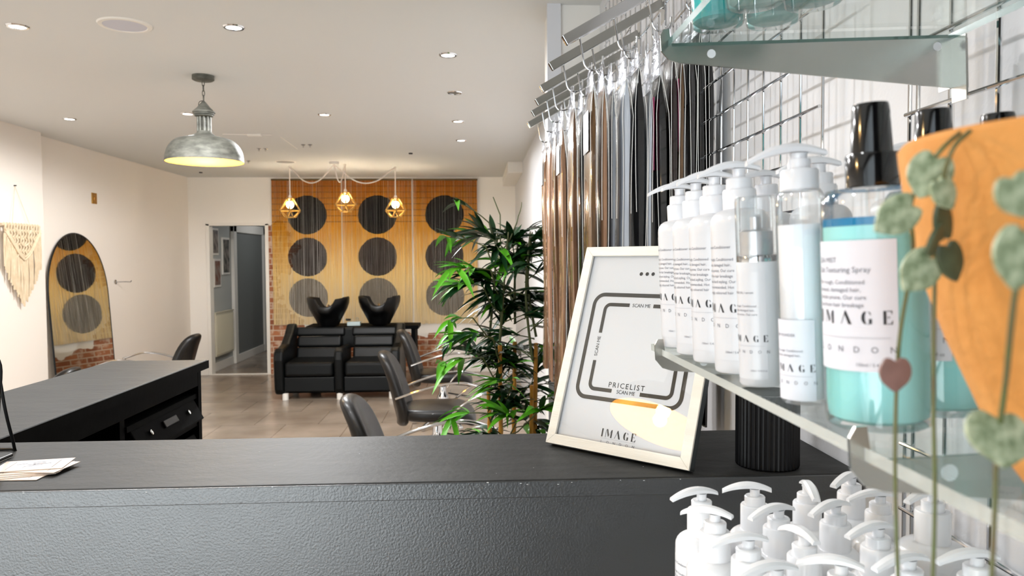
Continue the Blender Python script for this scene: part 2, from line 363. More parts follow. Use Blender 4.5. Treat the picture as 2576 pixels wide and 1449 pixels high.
# radiator
rad = thing('radiator', 'cream panel radiator low on the wall of the dark corridor beyond the doorway', 'radiator', (-3.60, 10.95, .22))
MB().box((-.02, -.38, 0), (.03, .38, .6)).build('panel', mat('cream_radiator_enamel', rgb(205, 198, 176), .35), rad, bevel=.01)
g_ = MB()
for k in range(24): g_.box((.028, -.36+k*.0305, .03), (.036, -.345+k*.0305, .57))
g_.build('fins', MATS['cream_radiator_enamel'], rad)
MB().box((-.03, -.385, .6), (.036, .385, .615)).build('top_grille', MATS['cream_radiator_enamel'], rad)
MB().box((-.05, -.25, .1), (-.02, -.22, .5)).box((-.05, .22, .1), (-.02, .25, .5)).build('wall_bracket', m_alu, rad)
for nm, yy, zz, hw, hh, c, lb in (('framed_picture', 11.25, 1.62, .13, .24, rgb(24, 26, 30), 'framed dark picture with pale border on the corridor wall nearest the inner door casing'),
                              ('framed_picture', 10.86, 1.38, .11, .17, rgb(120, 60, 40), 'framed reddish picture on the corridor wall above the radiator, lower of the pair'),
                              ('framed_picture', 10.80, 1.82, .10, .16, rgb(70, 60, 60), 'framed picture hung high on the corridor wall, just inside the doorway')):
    t = thing(nm, lb, 'picture', (-3.65, yy, zz), group='pictures in the corridor')
    MB().box((0, -hw-.03, -hh-.03), (.02, hw+.03, hh+.03)).build('frame', m_trim, t, bevel=.003)
    MB().box((.0205, -hw, -hh), (.023, hw, hh)).build('print', mat('corridor_print_%d' % int(yy*100), c, .4, noise=(12, .3, rgb(150, 140, 130), U)), t)

# ---------------------------------------------------------------- reception counter
def dark_top():
    return mat('charcoal_counter_paint', rgb(38, 38, 38), .55, noise=(9, .5, rgb(54, 54, 53), (1, 5, 5)), bump=(90, .3, U), spec=.17)
m_top = dark_top()
m_front = mat('charcoal_masonry_paint', rgb(17, 20, 23), .36, bump=(300, .26, U), spec=1.0, coat=.0, ior=1.62)
ZT = 1.248
ctr = thing('reception_counter', 'long charcoal painted reception counter running to the right wall', 'counter', (0, 1.19, 0))
c1 = MB().box((-1.13, -.14, ZT-.024), (XR-.004, .145, ZT))
o = c1.build('countertop', m_top, ctr, bevel=.004, seg=3)
MB().box((-1.13, -.1425, ZT-.0245), (XR-.004, -.1395, ZT-.0012)).build('edge_band', m_front, ctr, bevel=.001)
MB().box((-1.12, -.13, 0), (XR-.006, -.09, ZT-.0245)).build('front_panel', m_front, ctr)
MB().box((-1.12, .09, 0), (XR-.006, .12, ZT-.0245)).build('back_panel', m_blackp, ctr)
random.seed(5)
ch = MB()
for k in range(26):
    x = random.uniform(-.62, .3); y = 0; s_ = random.uniform(.0005, .0012)
    if random.random() < .45: zz = random.uniform(.001, .006); ch.box((x, -.1430, ZT-zz-s_*.6), (x+s_*2.2, -.1424, ZT-zz))
    else:
        yy = random.uniform(-.11, .12); ch.box((x, yy, ZT), (x+s_*1.8, yy+s_*.4, ZT+.0003))
ch.build('paint_chips', mat('chipped_white_undercoat', rgb(215, 215, 215), .7), ctr)
# wing that runs back into the salon, open shelving on its inner side
wing = thing('counter_wing', 'charcoal topped wing of the reception desk with black open shelving on its inner side', 'desk', (-.985, 1.345, 0))
MB().box((-.15, .0, ZT-.026), (.145, 1.06, ZT)).build('wing_top', m_top, wing, bevel=.004, seg=3)
MB().box((.1452, .004, ZT-.026), (.1475, 1.062, ZT-.0015)).build('edge_band', m_blackp, wing)  # black strip stands in for the unlit side of the slab
MB().box((-.14, .0, 0), (-.115, 1.04, ZT-.027)).build('outer_panel', m_blackp, wing)
MB().box((-.115, 1.015, 0), (.13, 1.04, ZT-.027)).build('end_panel', m_blackp, wing)
MB().box((-.115, .52, 0), (.12, .545, ZT-.06)).build('divider', m_blackp, wing)
MB().box((.105, .0, ZT-.075), (.13, 1.014, ZT-.027)).build('rail', m_blackp, wing, bevel=.002)
for z in (.07, 1.05-.0): pass
MB().box((-.115, .546, 1.135), (.125, 1.014, 1.15)).build('shelf', m_blackp, wing)
# trays on the wing
def tray(y, z, tilt, lb):
    t = thing('drawer_tray', lb, 'drawer', (-.87, y, z), group='black trays in the desk wing')
    Mx = RY(R(tilt))
    b = MB(); b.box((-.2, -.205, 0), (0, .205, .004), Mx).box((-.2, -.205, 0), (0, -.2, .05), Mx).box((-.2, .2, 0), (0, .205, .05), Mx).box((-.2, -.205, 0), (-.196, .205, .05), Mx)
    b.build('tray_body', m_blackpl, t)
    Mx = T(.002, 0, .060) @ RY(R(-28)) @ T(0, 0, -.060)
    b = MB(); b.box((0, -.215, -.004), (.006, .215, .064), Mx); b.build('front', m_blackp, t, bevel=.003)
    b = MB(); b.box((.006, -.045, .026), (.012, .045, .046), Mx); b.build('label_holder', m_blackmetal, t, bevel=.002)
    for yy in (-.13, .13):
        b = MB(); b.lathe([(0, 0), (.007, 0), (.007, .006), (0, .008)], 12, Mx @ T(.006, yy, .034) @ RY(R(90))); tag(b.build('screw', m_chrome, t), 'chrome screw head')
    return t
tray(2.13, 1.075-.005, 0, 'black drawer tray with chrome screws, upper one in the desk wing')
tray(2.13, .962, 0, 'black drawer tray with chrome screws, second from the top in the desk wing')
tray(2.13, .85, 0, 'black drawer tray, lowest in the desk wing, mostly hidden behind the counter')
MB().box((-.115, .546, .945), (.125, 1.014, .957)).build('shelf', m_blackp, wing)
MB().box((-.115, .546, 1.05), (.125, 1.014, 1.0635)).build('shelf', m_blackp, wing)
MB().box((-.115, .546, .833), (.125, 1.014, .845)).build('shelf', m_blackp, wing)

# ---------------------------------------------------------------- ceiling fittings
m_glow = mat('lit_lamp_lens', rgb(255, 250, 240), .4, emit=((1, .97, .92, 1), 5))
m_off = mat('unlit_lamp_lens', rgb(120, 118, 112), .3)
DL = [(44, 66, 'at the far left of the ceiling beside the round speaker'), (588, 68, 'above and beyond the round ceiling speaker, over the metal pendant'), (1127, 138, 'alone to the right, nearest of the right hand line'),
      (175, 299, 'above the left wall corner'), (472, 286, 'just left of the neck of the metal pendant'), (816, 288, 'over the middle of the room, above the caged pendants'),
      (1144, 233, 'second of the right hand line, unlit'), (1152, 305, 'third of the right hand line'), (1160, 353, 'farthest of the right hand line, nearest the back wall')]
for i, (x, y, wh) in enumerate(DL):
    p = onZ(x, y, ZCE)
    t = thing('downlight', 'added fill downlight '+wh, 'ceiling light', (p.x, p.y, ZCE), group='recessed ceiling downlights')
    b = MB(); b.lathe([(.036, -.001), (.038, -.006), (.046, -.006), (.051, 0)], 24, cap=False); b.build('bezel', m_chrome, t)
    b = MB(); b.lathe([(0, -.003), (.036, -.003)], 24, cap=False); b.build('lens', m_off if i == 6 else m_glow, t)
    if i != 6: lamp('downlight_beam', 'SPOT', (0, 0, -.02), {0: 27, 1: 76, 2: 4, 3: .3, 4: 42, 5: 146, 7: 4, 8: 9}[i], (.97, .985, 1), .04, spot=177, parent=t)
for x, y, wh in ((-1.14, 1.75, 'just beyond the counter, above the top of the photo'), (-1.0, 2.6, 'near the right wall rails, above the top of the photo'), (-2.16, 1.75, 'over the desk wing, above the photo'), (-1.0, .15, 'over the customer side of the counter')):  # unseen downlights added as fill for counter, right wall and bottles
    t = thing('downlight', 'added fill downlight '+wh, 'ceiling light', (x, y, ZCE), group='recessed ceiling downlights')
    MB().lathe([(.036, -.001), (.038, -.006), (.046, -.006), (.051, 0)], 24, cap=False).build('bezel', m_chrome, t)
    MB().lathe([(0, -.003), (.036, -.003)], 24, cap=False).build('lens', m_glow, t)
    lamp('downlight_beam', 'SPOT', (0, 0, -.02), 17 if y < .5 else 36, (.99, .99, 1), .04, spot=150, parent=t)
p = onZ(314, 62, ZCE)
t = thing('ceiling_speaker', 'large round white speaker set flush in the ceiling at the upper left', 'speaker', (p.x, p.y, ZCE))
MB().lathe([(.095, -.004), (.098, -.008), (.115, -.007), (.12, 0)], 40, cap=False).build('rim', m_trim, t)
MB().lathe([(0, -.006), (.096, -.005)], 40, cap=False).build('grille', mat('speaker_grille', rgb(205, 205, 214), .6, bump=(600, .5, U)), t)
for x, y, lb in ((440, 402, 'grey round ceiling speaker far off behind the metal pendant shade'), (718, 407, 'grey round ceiling disc above the left caged pendant')):
    p = onZ(x, y, ZCE); t = thing('ceiling_speaker', lb, 'speaker', (p.x, p.y, ZCE))
    MB().lathe([(.1, -.004), (.12, 0)], 28, cap=False).build('rim', m_trim, t)
    MB().lathe([(0, -.005), (.1, -.004)], 28, cap=False).build('grille', mat('grey_grille', rgb(150, 146, 146), .6), t)
for x, y, lb in ((660, 373, 'small chrome twin spray head on the ceiling, left of the ceiling hatch line'), (772, 363, 'small chrome twin spray head on the ceiling, right of the ceiling hatch line'), (618, 404, 'small chrome twin spray head on the ceiling just right of the metal pendant rim')):
    p = onZ(x, y, ZCE); t = thing('sprinkler_head', lb, 'sprinkler', (p.x, p.y, ZCE), group='small ceiling sprinkler heads')
    for sx_ in (-.035, .03): MB().lathe([(.022, 0), (.022, -.006), (.008, -.012), (.008, -.028), (0, -.03)], 12, T(sx_, 0, 0), cap=False).build('nozzle', m_chrome, t)
for x, y, lb in ((505, 433, 'tiny dark ceiling sensor near the top of the back left wall'), (1033, 385, 'tiny dark ceiling sensor above the middle bamboo curtain')):
    p = onZ(x, y, ZCE); tag(MB().lathe([(.022, 0), (.02, -.012), (0, -.014)], 12, cap=False).build('ceiling_sensor', m_blackmetal, loc=(p.x, p.y, ZCE)), lb, 'sensor')
hp = [onZ(560, 337, ZCE), onZ(683, 339, ZCE), onZ(748, 375, ZCE)]
struct(MB().tube([(hp[0].x, hp[0].y, ZCE), (hp[1].x, hp[1].y, ZCE)], .006, 6).tube([(hp[1].x+.05, hp[1].y+.1, ZCE+.001), (hp[2].x, hp[2].y, ZCE+.001)], .004, 6).build('trim_4', m_trim))
p = onZ(640, 337, ZCE)
tag(MB().box((-.06, -.02, -.02), (.06, .02, 0)).build('ceiling_bracket', m_trim, loc=(p.x, p.y, ZCE), bevel=.003), 'small white box on the ceiling seam to the right of the metal pendant neck', 'ceiling fitting')

# ---------------------------------------------------------------- metal dome pendant
m_galv = mat('weathered_galvanised_metal', rgb(72, 72, 66), .6, metal=.35, noise=(16, .5, rgb(128, 127, 118), (1, 1, 2.5)), bump=(60, .2, U))
m_shadein = mat('gold_white_shade_lining', rgb(240, 200, 90), .5)
m_bulbw = mat('warm_glowing_bulb', rgb(255, 220, 150), .4, emit=((1, .72, .30, 1), 28))
def dome_pendant(loc, label, group='industrial dome pendants'):
    """origin on the ceiling"""
    t = thing('dome_pendant_lamp', label, 'pendant lamp', loc, group=group)
    MB().lathe([(0, -.03), (.055, -.03), (.064, -.024), (.064, 0)], 28).build('ceiling_rose', m_galv, t)
    chn = MB()
    for k in range(4):
        zc = -.045-k*.03; ring = [(.007*math.cos(2*PI*i/10), 0, .019*math.sin(2*PI*i/10)) for i in range(11)]
        chn.tube(ring, .0025, 6, T(0, 0, zc) @ RZ(R(90*(k % 2))), cap=False)
    chn.build('chain', m_galv, t)
    crd = MB(); crd.tube(catmull([(0, 0, -.15), (-.022, -.012, -.16), (-.026, -.012, -.2), (-.026, -.012, -.30), (-.030, 0, -.345)], 5), .0022, 6); crd.build('cord', m_blackmetal, t)
    MB().lathe([(.004, -.15), (.012, -.158), (.022, -.17), (.042, -.195), (.058, -.21), (.064, -.215), (.066, -.222), (.058, -.226), (.06, -.232), (.052, -.237), (.054, -.243), (.042, -.249), (0, -.249)], 28).build('finial_cap', m_galv, t)
    nk = MB()
    for k in range(10):
        a = 2*PI*k/10; nk.tube([(.037*math.cos(a), .037*math.sin(a), -.247), (.037*math.cos(a), .037*math.sin(a), -.335)], .0062, 6)
    nk.lathe([(.024, -.248), (.024, -.335)], 16); nk.build('vented_neck', m_galv, t)
    pr = [(.040, -.333), (.046, -.345), (.058, -.355), (.066, -.362), (.10, -.370), (.125, -.379)]
    for i in range(1, 13):
        a = R(i*90/12); pr.append((.125+.100*math.sin(a), -.379-.128*(1-math.cos(a))))
    pr += [(.227, -.512), (.227, -.520), (.224, -.520)]
    MB().lathe(pr, 48, cap=False).build('dome_shade', m_galv, t)
    pi_ = [(.03, -.348), (.055, -.365), (.10, -.377)]+[(.122+.098*math.sin(R(i*7.5)), -.384-.126*(1-math.cos(R(i*7.5)))) for i in range(0, 13)]+[(.2235, -.519)]
    MB().lathe(pi_, 48, cap=False).build('shade_lining', m_shadein, t)
    MB().lathe([(.016, -.35), (.016, -.41)], 14).build('lamp_holder', m_blackmetal, t)
    b = MB(); b.sphere((0, 0, -.445), .033, 16, sq=(1, 1, 1.15)); b.build('bulb', m_bulbw, t)
    lamp('pendant_light', 'POINT', (0, 0, -.49), 14, (1, .74, .38), .03, parent=t)
    return t
dome_pendant((-1.633, 4.70, ZCE), 'weathered grey metal dome pendant lamp with glowing yellow inside')
dome_pendant((-1.75, .64, ZCE), 'second metal dome pendant, seen only as the warm reflection in the framed price list')

# ---------------------------------------------------------------- caged spider pendants
m_cage = mat('gold_wire_cage', rgb(196, 160, 96), .3, metal=.6)
m_cord = mat('white_flex', rgb(232, 222, 214), .5)
m_bulbc = mat('glowing_globe_bulb', rgb(255, 230, 170), .4, emit=((1, .74, .34, 1), 22))
sp = thing('spider_pendant_lamp', 'white spider pendant lamp with three glowing geometric wire cages', 'pendant lamp', (-1.599, 8.765, ZCE))
MB().lathe([(0, -.03), (.05, -.03), (.055, -.022), (.055, 0)], 24).build('ceiling_rose', m_trim, sp)
base = Vector((-1.599, 8.765, ZCE))
def cage(hook_px, top_px, cen_px, Y, nm):
    hk = onY(hook_px[0], hook_px[1], Y); hk.z = ZCE
    cz = onY(cen_px[0], cen_px[1], Y); cx = hk.x; tp = onY(top_px[0], top_px[1], Y)
    o = hk-base
    b = MB()
    q = Vector((o.x, o.y, 0)); mid = q*.5+Vector((0, 0, -.22))
    b.tube(catmull([(0, 0, -.03), q*.12+Vector((0, 0, -.10)), q*.3+Vector((0, 0, -.19)), mid, q*.72+Vector((0, 0, -.17)), q*.9+Vector((0, 0, -.06)), q+Vector((0, 0, -.012))], 6), .0075, 8)
    b.tube([q+Vector((0, 0, -.012)), q+Vector((0, 0, tp.z-ZCE))], .0065, 8)
    b.build('flex', m_cord, sp)
    MB().lathe([(.012, 0), (.015, -.006), (.004, -.022), (.004, -.03)], 12, T(q.x, q.y, 0)).build('ceiling_hook', m_trim, sp)
    zt = tp.z-ZCE; t_ = T(q.x, q.y, 0)
    MB().lathe([(.01, zt+.03), (.018, zt+.02), (.02, zt-.02)], 14, t_).build('lamp_holder', m_cord, sp)
    c = MB(); n = 6; top = [(.042*math.cos(2*PI*k/n), .042*math.sin(2*PI*k/n), zt-.01) for k in range(n)]
    midr = [(.135*math.cos(2*PI*(k+.5)/n+.2), .135*math.sin(2*PI*(k+.5)/n+.2), zt-.155) for k in range(n)]
    bot = [(.066*math.cos(2*PI*k/n+.2), .066*math.sin(2*PI*k/n+.2), zt-.235) for k in range(n)]
    e = .0062
    for k in range(n):
        j = (k+1) % n
        for a, b2 in ((top[k], top[j]), (midr[k], midr[j]), (bot[k], bot[j]), (top[k], midr[k]), (top[j], midr[k]), (midr[k], bot[k]), (midr[k], bot[j])): c.tube([a, b2], e, 6, t_)
    c.build('wire_cage', m_cage, sp)
    MB().sphere((q.x, q.y, zt-.085), .045, 16).build('globe_bulb', m_bulbc, sp)
    lamp('cage_light', 'POINT', (q.x, q.y, zt-.085), 235, (1, .88, .70), .045, parent=sp)
cage((728, 418), (730, 497), (730, 525), 9.17, 'l')
cage((868, 425), (868, 482), (868, 505), 9.0, 'c')
cage((994, 420), (995, 497), (995, 520), 9.25, 'r')

# ---------------------------------------------------------------- bamboo curtains on the back wall
def curtain_mat():
    m = bpy.data.materials.new('printed_bamboo_strands'); m.use_nodes = True; nt = m.node_tree; N = nt.nodes; L = nt.links; p = N['Principled BSDF']
    tc = N.new('ShaderNodeTexCoord'); sx = N.new('ShaderNodeSeparateXYZ'); L.new(tc.outputs['Object'], sx.inputs[0])
    def mth(op, a, b=None):
        q = N.new('ShaderNodeMath'); q.operation = op
        for i, v in enumerate((a, b)):
            if v is None: continue
            if isinstance(v, (int, float)): q.inputs[i].default_value = v
            else: L.new(v, q.inputs[i])
        return q.outputs[0]
    mp = N.new('ShaderNodeMapping'); mp.inputs['Scale'].default_value = (60, 1, 3); L.new(tc.outputs['Object'], mp.inputs[0])
    n = N.new('ShaderNodeTexNoise'); n.inputs['Scale'].default_value = 1; n.inputs['Detail'].default_value = 3; L.new(mp.outputs[0], n.inputs['Vector'])
    t = mth('ADD', mth('DIVIDE', mth('MULTIPLY', sx.outputs[2], -1), 1.97), mth('MULTIPLY', mth('SUBTRACT', n.outputs[0], .5), .55))
    cr = N.new('ShaderNodeValToRGB'); E = cr.color_ramp.elements
    E[0].position = 0; E[0].color = rgb(168, 92, 4); E[1].position = 1; E[1].color = rgb(228, 206, 162)
    e = E.new(.32); e.color = rgb(212, 150, 40); e = E.new(.65); e.color = rgb(232, 200, 132); L.new(t, cr.inputs[0])
    # beads rows near the top
    rows = mth('LESS_THAN', mth('FRACT', mth('MULTIPLY', sx.outputs[2], 12.5)), .14)
    topz = mth('GREATER_THAN', sx.outputs[2], -.62)
    dk = N.new('ShaderNodeMix'); dk.data_type = 'RGBA'; dk.inputs[7].default_value = rgb(90, 44, 2); L.new(mth('MULTIPLY', mth('MULTIPLY', rows, topz), .8), dk.inputs[0]); L.new(cr.outputs[0], dk.inputs[6])
    last = dk.outputs[2]
    for zc, col in ((-.46, rgb(9, 8, 8)), (-1.03, rgb(56, 48, 44)), (-1.58, rgb(122, 114, 102))):
        dx = mth('SUBTRACT', sx.outputs[0], -.0); dz = mth('SUBTRACT', sx.outputs[2], zc)
        d = mth('SQRT', mth('ADD', mth('MULTIPLY', dx, dx), mth('MULTIPLY', dz, dz)))
        mk = mth('LESS_THAN', mth('ADD', d, mth('MULTIPLY', mth('SUBTRACT', n.outputs[0], .5), .03)), .262)
        mx = N.new('ShaderNodeMix'); mx.data_type = 'RGBA'; L.new(mk, mx.inputs[0]); L.new(last, mx.inputs[6])
        v = N.new('ShaderNodeMix'); v.data_type = 'RGBA'; v.inputs[6].default_value = col; v.inputs[7].default_value = tuple(min(1, c*1.5+.008) for c in col[:3])+(1,)
        r = N.new('ShaderNodeMapRange'); r.inputs['From Min'].default_value = .5; r.inputs['From Max'].default_value = .75; L.new(n.outputs[0], r.inputs[0]); L.new(r.outputs[0], v.inputs[0])
        L.new(v.outputs[2], mx.inputs[7]); last = mx.outputs[2]
    L.new(last, p.inputs['Base Color']); p.inputs['Roughness'].default_value = .8; p.inputs['Specular IOR Level'].default_value = .15
    return m
m_curt = curtain_mat()
m_rodw = mat('dark_wooden_batten', rgb(92, 70, 28), .6)
for cx, x0, x1, where in ((-2.26, -2.731, -1.80, 'leftmost, beside the doorway'), (-1.318, -1.785, -.85, 'middle one of the three'), (-.411, -.832, .043, 'rightmost, beside the artificial bamboo')):
    t = thing('bamboo_curtain', 'orange bamboo curtain with dark circles, '+where, 'curtain', (cx, YB-.04, 2.625), group='bamboo strand curtains')
    MB().box((x0-cx, -.012, 0), (x1-cx, .012, .022)).build('batten', m_rodw, t)
    random.seed(int(cx*100)); b = MB(); x = x0-cx+.003
    while x < x1-cx-.003:
        wd = .0062; gap = random.choice([.0002, .0003, .0004, .0008, .0008, .0016, .003]); y = random.uniform(-.006, .006)
        z = 0; L_ = 1.955-random.uniform(0, .015); xx = x
        nseg = 8; vs = []
        for k in range(nseg+1): vs.append((xx+random.uniform(-.0012, .0012)*k/3, y, -L_*k/nseg))
        b.tube(vs, wd/2, 5, cap=True)
        x += wd+gap
    tag(b.build('strands', m_curt, t), kind='stuff')

# ---------------------------------------------------------------- arched leaning mirror
na, nb_ = -.00518, .0648
nrm = Vector((math.cos(nb_)*math.cos(na), math.cos(nb_)*math.sin(na), math.sin(nb_)))
m0 = Vector((-3.8277, 7.5, 1.76))
ey = Vector((0, 0, 1)).cross(nrm).normalized(); ez = nrm.cross(ey).normalized()
mir = bpy.data.objects.new('arched_mirror', None); COL.objects.link(mir)
mir.matrix_world = Matrix(((nrm.x, ey.x, ez.x, m0.x), (nrm.y, ey.y, ez.y, m0.y), (nrm.z, ey.z, ez.z, m0.z), (0, 0, 0, 1)))
tag(mir, 'tall arched mirror leaning on the left wall, reflecting the bamboo curtain circles', 'mirror')
def arch(hw, top, bottom, x0, x1, grow=0):
    pts = []
    for i in range(33):
        a = PI*i/32; pts.append((-(hw+grow)*math.cos(a), top-.62+(.62+grow)*math.sin(a)**.92))
    return [(-hw-grow+.0, bottom-grow)]+pts+[(hw+grow, bottom-grow)]
def plate(mb, poly, x0, x1, cy):
    n = len(poly); vs = [(x0, a+cy, b) for a, b in poly]+[(x1, a+cy, b) for a, b in poly]
    mb.add(vs, [tuple(range(n)), tuple(reversed(range(n, 2*n)))]+[(i, (i+1) % n, (i+1) % n+n, i+n) for i in range(n)])
b = MB(); plate(b, arch(.535, .058, -1.62, 0, 0), -.006, 0, -.04); b.build('mirror_glass', m_mirror, mir)
b = MB(); outer = arch(.535, .058, -1.62, 0, 0, .006); b.tube([(-.004, a-.04, c) for a, c in outer+[outer[0]]], .008, 6); b.build('frame', m_blackmetal, mir)
sw = thing('wall_switch', 'small brass wall switch plate high on the left wall above the arched mirror', 'switch', (XL, 7.878, 1.56+.633))
MB().box((0, -.05, -.055), (.008, .05, .055)).build('plate', m_brass, sw, bevel=.002)
MB().box((.008, -.012, -.02), (.014, .012, .01)).build('toggle', m_brass, sw, bevel=.002)
hk = thing('wall_hook', 'small chrome arm fixed to the left wall at the right side of the arched mirror', 'hook', (XL, 8.28, 1.333))
MB().lathe([(0, 0), (.025, 0), (.025, .008), (0, .01)], 16, RY(R(90))).build('plate', m_chrome, hk)
MB().tube([(.005, 0, 0), (.1, .02, .003), (.15, .03, .0), (.16, .03, .015)], .006, 8).build('arm', m_chrome, hk)

# ---------------------------------------------------------------- macrame
m_cotton = mat('cream_cotton_cord', rgb(226, 208, 180), .9, bump=(300, .5, (1, 1, .3)), noise=(20, .5, rgb(205, 184, 152), U))
mc = thing('macrame_wall_hanging', 'cream knotted macrame hanging on a wooden rod on the near left wall', 'wall hanging', (-3.72, 6.41, 1.853))
MB().tube([(0, -.27, 0), (0, .255, 0)], .012, 10).build('rod', mat('pale_wood', rgb(206, 186, 158), .6), mc)
MB().tube([(0, -.12, .012), (-.024, -.03, .325), (0, .12, .012)], .002, 5).build('hanging_string', m_cotton, mc)
MB().lathe([(0, 0), (.006, 0), (.004, .02), (0, .02)], 8, T(-.03, -.03, .325) @ RY(R(90))).build('nail', m_blackmetal, mc)
random.seed(2); b = MB()
for k in range(13):
    y = -.235+k*.0385; b.tube([(0, y, .014), (.016, y, 0), (.012, y, -.03), (.010, y+.006, -.05)], .009, 6)
for row in range(4):
    for k in range(12-row*2):
        y0 = -.215+row*.0385+k*.0385; z0 = -.04-row*.055
        for s_ in (-1, 1): b.tube(catmull([(.01, y0, z0), (.014+.004*s_, y0+s_*.019, z0-.028), (.01, y0+s_*.006, z0-.055)], 4), .0075, 6)
        b.sphere((.014, y0, z0-.002), .011, 8)
b.build('knotted_net', m_cotton, mc)
b = MB()
for s_ in (-1, 1):
    for o_ in (0, .022): b.tube(catmull([(.018, s_*.24, -.03-o_), (.022, s_*.15, -.13-o_), (.022, s_*.07, -.215-o_), (.02, 0, -.26-o_)], 6), .010, 6)
    b.tube(catmull([(.018, s_*.12, -.02), (.024, s_*.05, -.09), (.024, s_*.055, -.14), (.02, 0, -.17)], 6), .008, 6)
b.build('knotted_braid', m_cotton, mc)
b = MB()
for k in range(40):
    y = -.25+k*.0128; dd = abs(y)/.25; top = -.07-.19*(1-dd); bot = -.65+.30*dd**1.2+random.uniform(-.02, .02)
    b.tube([(.006+random.uniform(0, .008), y, top), (.01+random.uniform(0, .01), y+random.uniform(-.004, .004), (top+bot)/2), (.008, y+random.uniform(-.006, .006), bot)], .0058, 5)
b.build('fringe', m_cotton, mc)
#@@SALON
# ================================================================ SALON FURNITURE
def rounded_slab(mb, outline, z0, z1, r=.02, dome=0, n=5, M=None):
    """closed outline [(x,y)] swept with rounded top and bottom edges"""
    cx = sum(p[0] for p in outline)/len(outline); cy = sum(p[1] for p in outline)/len(outline); k = len(outline)
    rings = []
    def ring(ins, z):
        o = []
        for x, y in outline:
            d = math.hypot(x-cx, y-cy); s_ = (d-ins)/d; o.append((cx+(x-cx)*s_, cy+(y-cy)*s_, z))
        return o
    for i in range(n+1): a = PI/2*i/n; rings.append(ring(r*(1-math.sin(a)), z0+r*(1-math.cos(a))))
    for i in range(n+1): a = PI/2*i/n; rings.append(ring(r*(1-math.cos(a)), z1-r*(1-math.sin(a))))
    for q in (.35, .7):
        rr = []
        for x, y in outline:
            d = math.hypot(x-cx, y-cy); s_ = (d-r)/d*(1-q); rr.append((cx+(x-cx)*s_, cy+(y-cy)*s_, z1+dome*(1-(1-q)**2)))
        rings.append(rr)
    vs = [p for rr in rings for p in rr]; fs = []
    for i in range(len(rings)-1):
        for j in range(k): fs.append((i*k+j, i*k+(j+1) % k, (i+1)*k+(j+1) % k, (i+1)*k+j))
    fs.append(tuple(reversed(range(k)))); L0 = (len(rings)-1)*k
    vs.append((cx, cy, z1+dome)); fs += [(L0+j, L0+(j+1) % k, len(vs)-1) for j in range(k)]
    mb.add(vs, fs, True, M); return mb
def superell(hx, hy, n=32, e=3.2, cx=0, cy=0):
    o = []
    for i in range(n):
        a = 2*PI*i/n; c, s_ = math.cos(a), math.sin(a)
        o.append((cx+hx*abs(c)**(2/e)*(1 if c >= 0 else -1), cy+hy*abs(s_)**(2/e)*(1 if s_ >= 0 else -1)))
    return o
m_seatlea = mat('worn_black_leather', rgb(14, 12, 11), .36, coat=.05, spec=.4, bump=(250, .2, U))
def salon_chair(label, loc, rz):
    """faces local +X; origin on the floor under the column"""
    t = thing('salon_chair', label, 'chair', loc, (0, 0, rz), 'black styling chairs with chrome loop arms')
    b = MB(); rounded_slab(b, [(x*(1+.0*y), y*(1+.25*(x+.1))) for x, y in superell(.26, .235, 36, 4, .02)], .43, .515, .035, .018)
    # waterfall front: bend the pad down at its front edge
    b.v = [(x, y, z-(max(0, x-.12)**2)*2.6) for x, y, z in b.v]
    b.build('seat', m_seatlea, t)
    b = MB(); o_ = superell(.205, .265, 36, 3.2)
    o_ = [(x*(1-.12*(y/.265)), y) for x, y in o_]
    rounded_slab(b, o_, -.04, .035, .032, .012)
    nv = []
    for x, y, z in b.v:   # x -> sideways, y -> height, z -> thickness (towards sitter)
        hgt = y+.265; bend = .11*(x/.2)**2*.45
        nv.append((-.235-.19*(hgt/.53)**1.35*.75+z+bend-.01, x, .375+hgt*1.0))
    b.v = nv; b.build('backrest', m_seatlea, t)
    for s_ in (-1, 1):
        y = .262*s_; b = MB()
        pts = catmull([(-.27, y*.86, .60), (-.12, y, .655), (.05, y*1.04, .70), (.2, y*1.04, .708), (.34, y, .665), (.372, y, .655)], 6)
        b.tube(pts, .0125, 8, flat=(1.25, .75))
        b.tube(catmull([(.372, y, .655), (.32, y, .63), (.2, y, .565), (.11, y, .485), (.055, y*.95, .40)], 6), .0115, 8, flat=(1.25, .75))
        tag(b.build('armrest', m_chrome, t), 'chrome folded loop armrest')
    b = MB(); b.lathe([(.03, .36), (.03, .44), (.12, .445), (.12, .455)], 20).build('seat_mount', m_blackmetal, t)
    MB().lathe([(.055, .12), (.058, .13), (.058, .235), (.05, .28), (.034, .30), (.032, .37), (0, .37)], 24).build('hydraulic_column', m_chrome, t)
    for k in range(5):
        a = R(18+72*k); b = MB(); b.tube([(.04*math.cos(a), .04*math.sin(a), .125), (.17*math.cos(a), .17*math.sin(a), .085), (.29*math.cos(a), .29*math.sin(a), .045)], [.026, .02, .014], 8, flat=(1, .7))
        leg = b.build('leg', m_chrome, t)
        MB().sphere((.29*math.cos(a), .29*math.sin(a), .024), .024, 12).build('glide', m_chrome, leg)
    b = MB(); b.tube([(.05, 0, .30), (.22, 0, .27), (.36, 0, .245)], .011, 8).tube([(.36, -.15, .245), (.36, .15, .245)], .013, 8).build('footrest', m_chrome, t)
    return t
CH = [((-.235, 3.66, 0), 0, 'nearest black salon chair on the right, its seat hidden behind the counter'),
      ((-.28, 5.42, 0), 0, 'middle black salon chair of the right hand row, facing the plant side'),
      ((-.31, 7.05, 0), 0, 'farthest black salon chair of the right hand row, in front of the basin unit'),
      ((-2.88, 6.85, 0), PI, 'black salon chair facing the arched mirror, its back beside the doorway'),
      ((-2.87, 4.72, 0), PI+.12, 'black salon chair behind the desk wing at far left, mostly hidden')]
for l_, rz, lb in CH: salon_chair(lb, l_, rz)

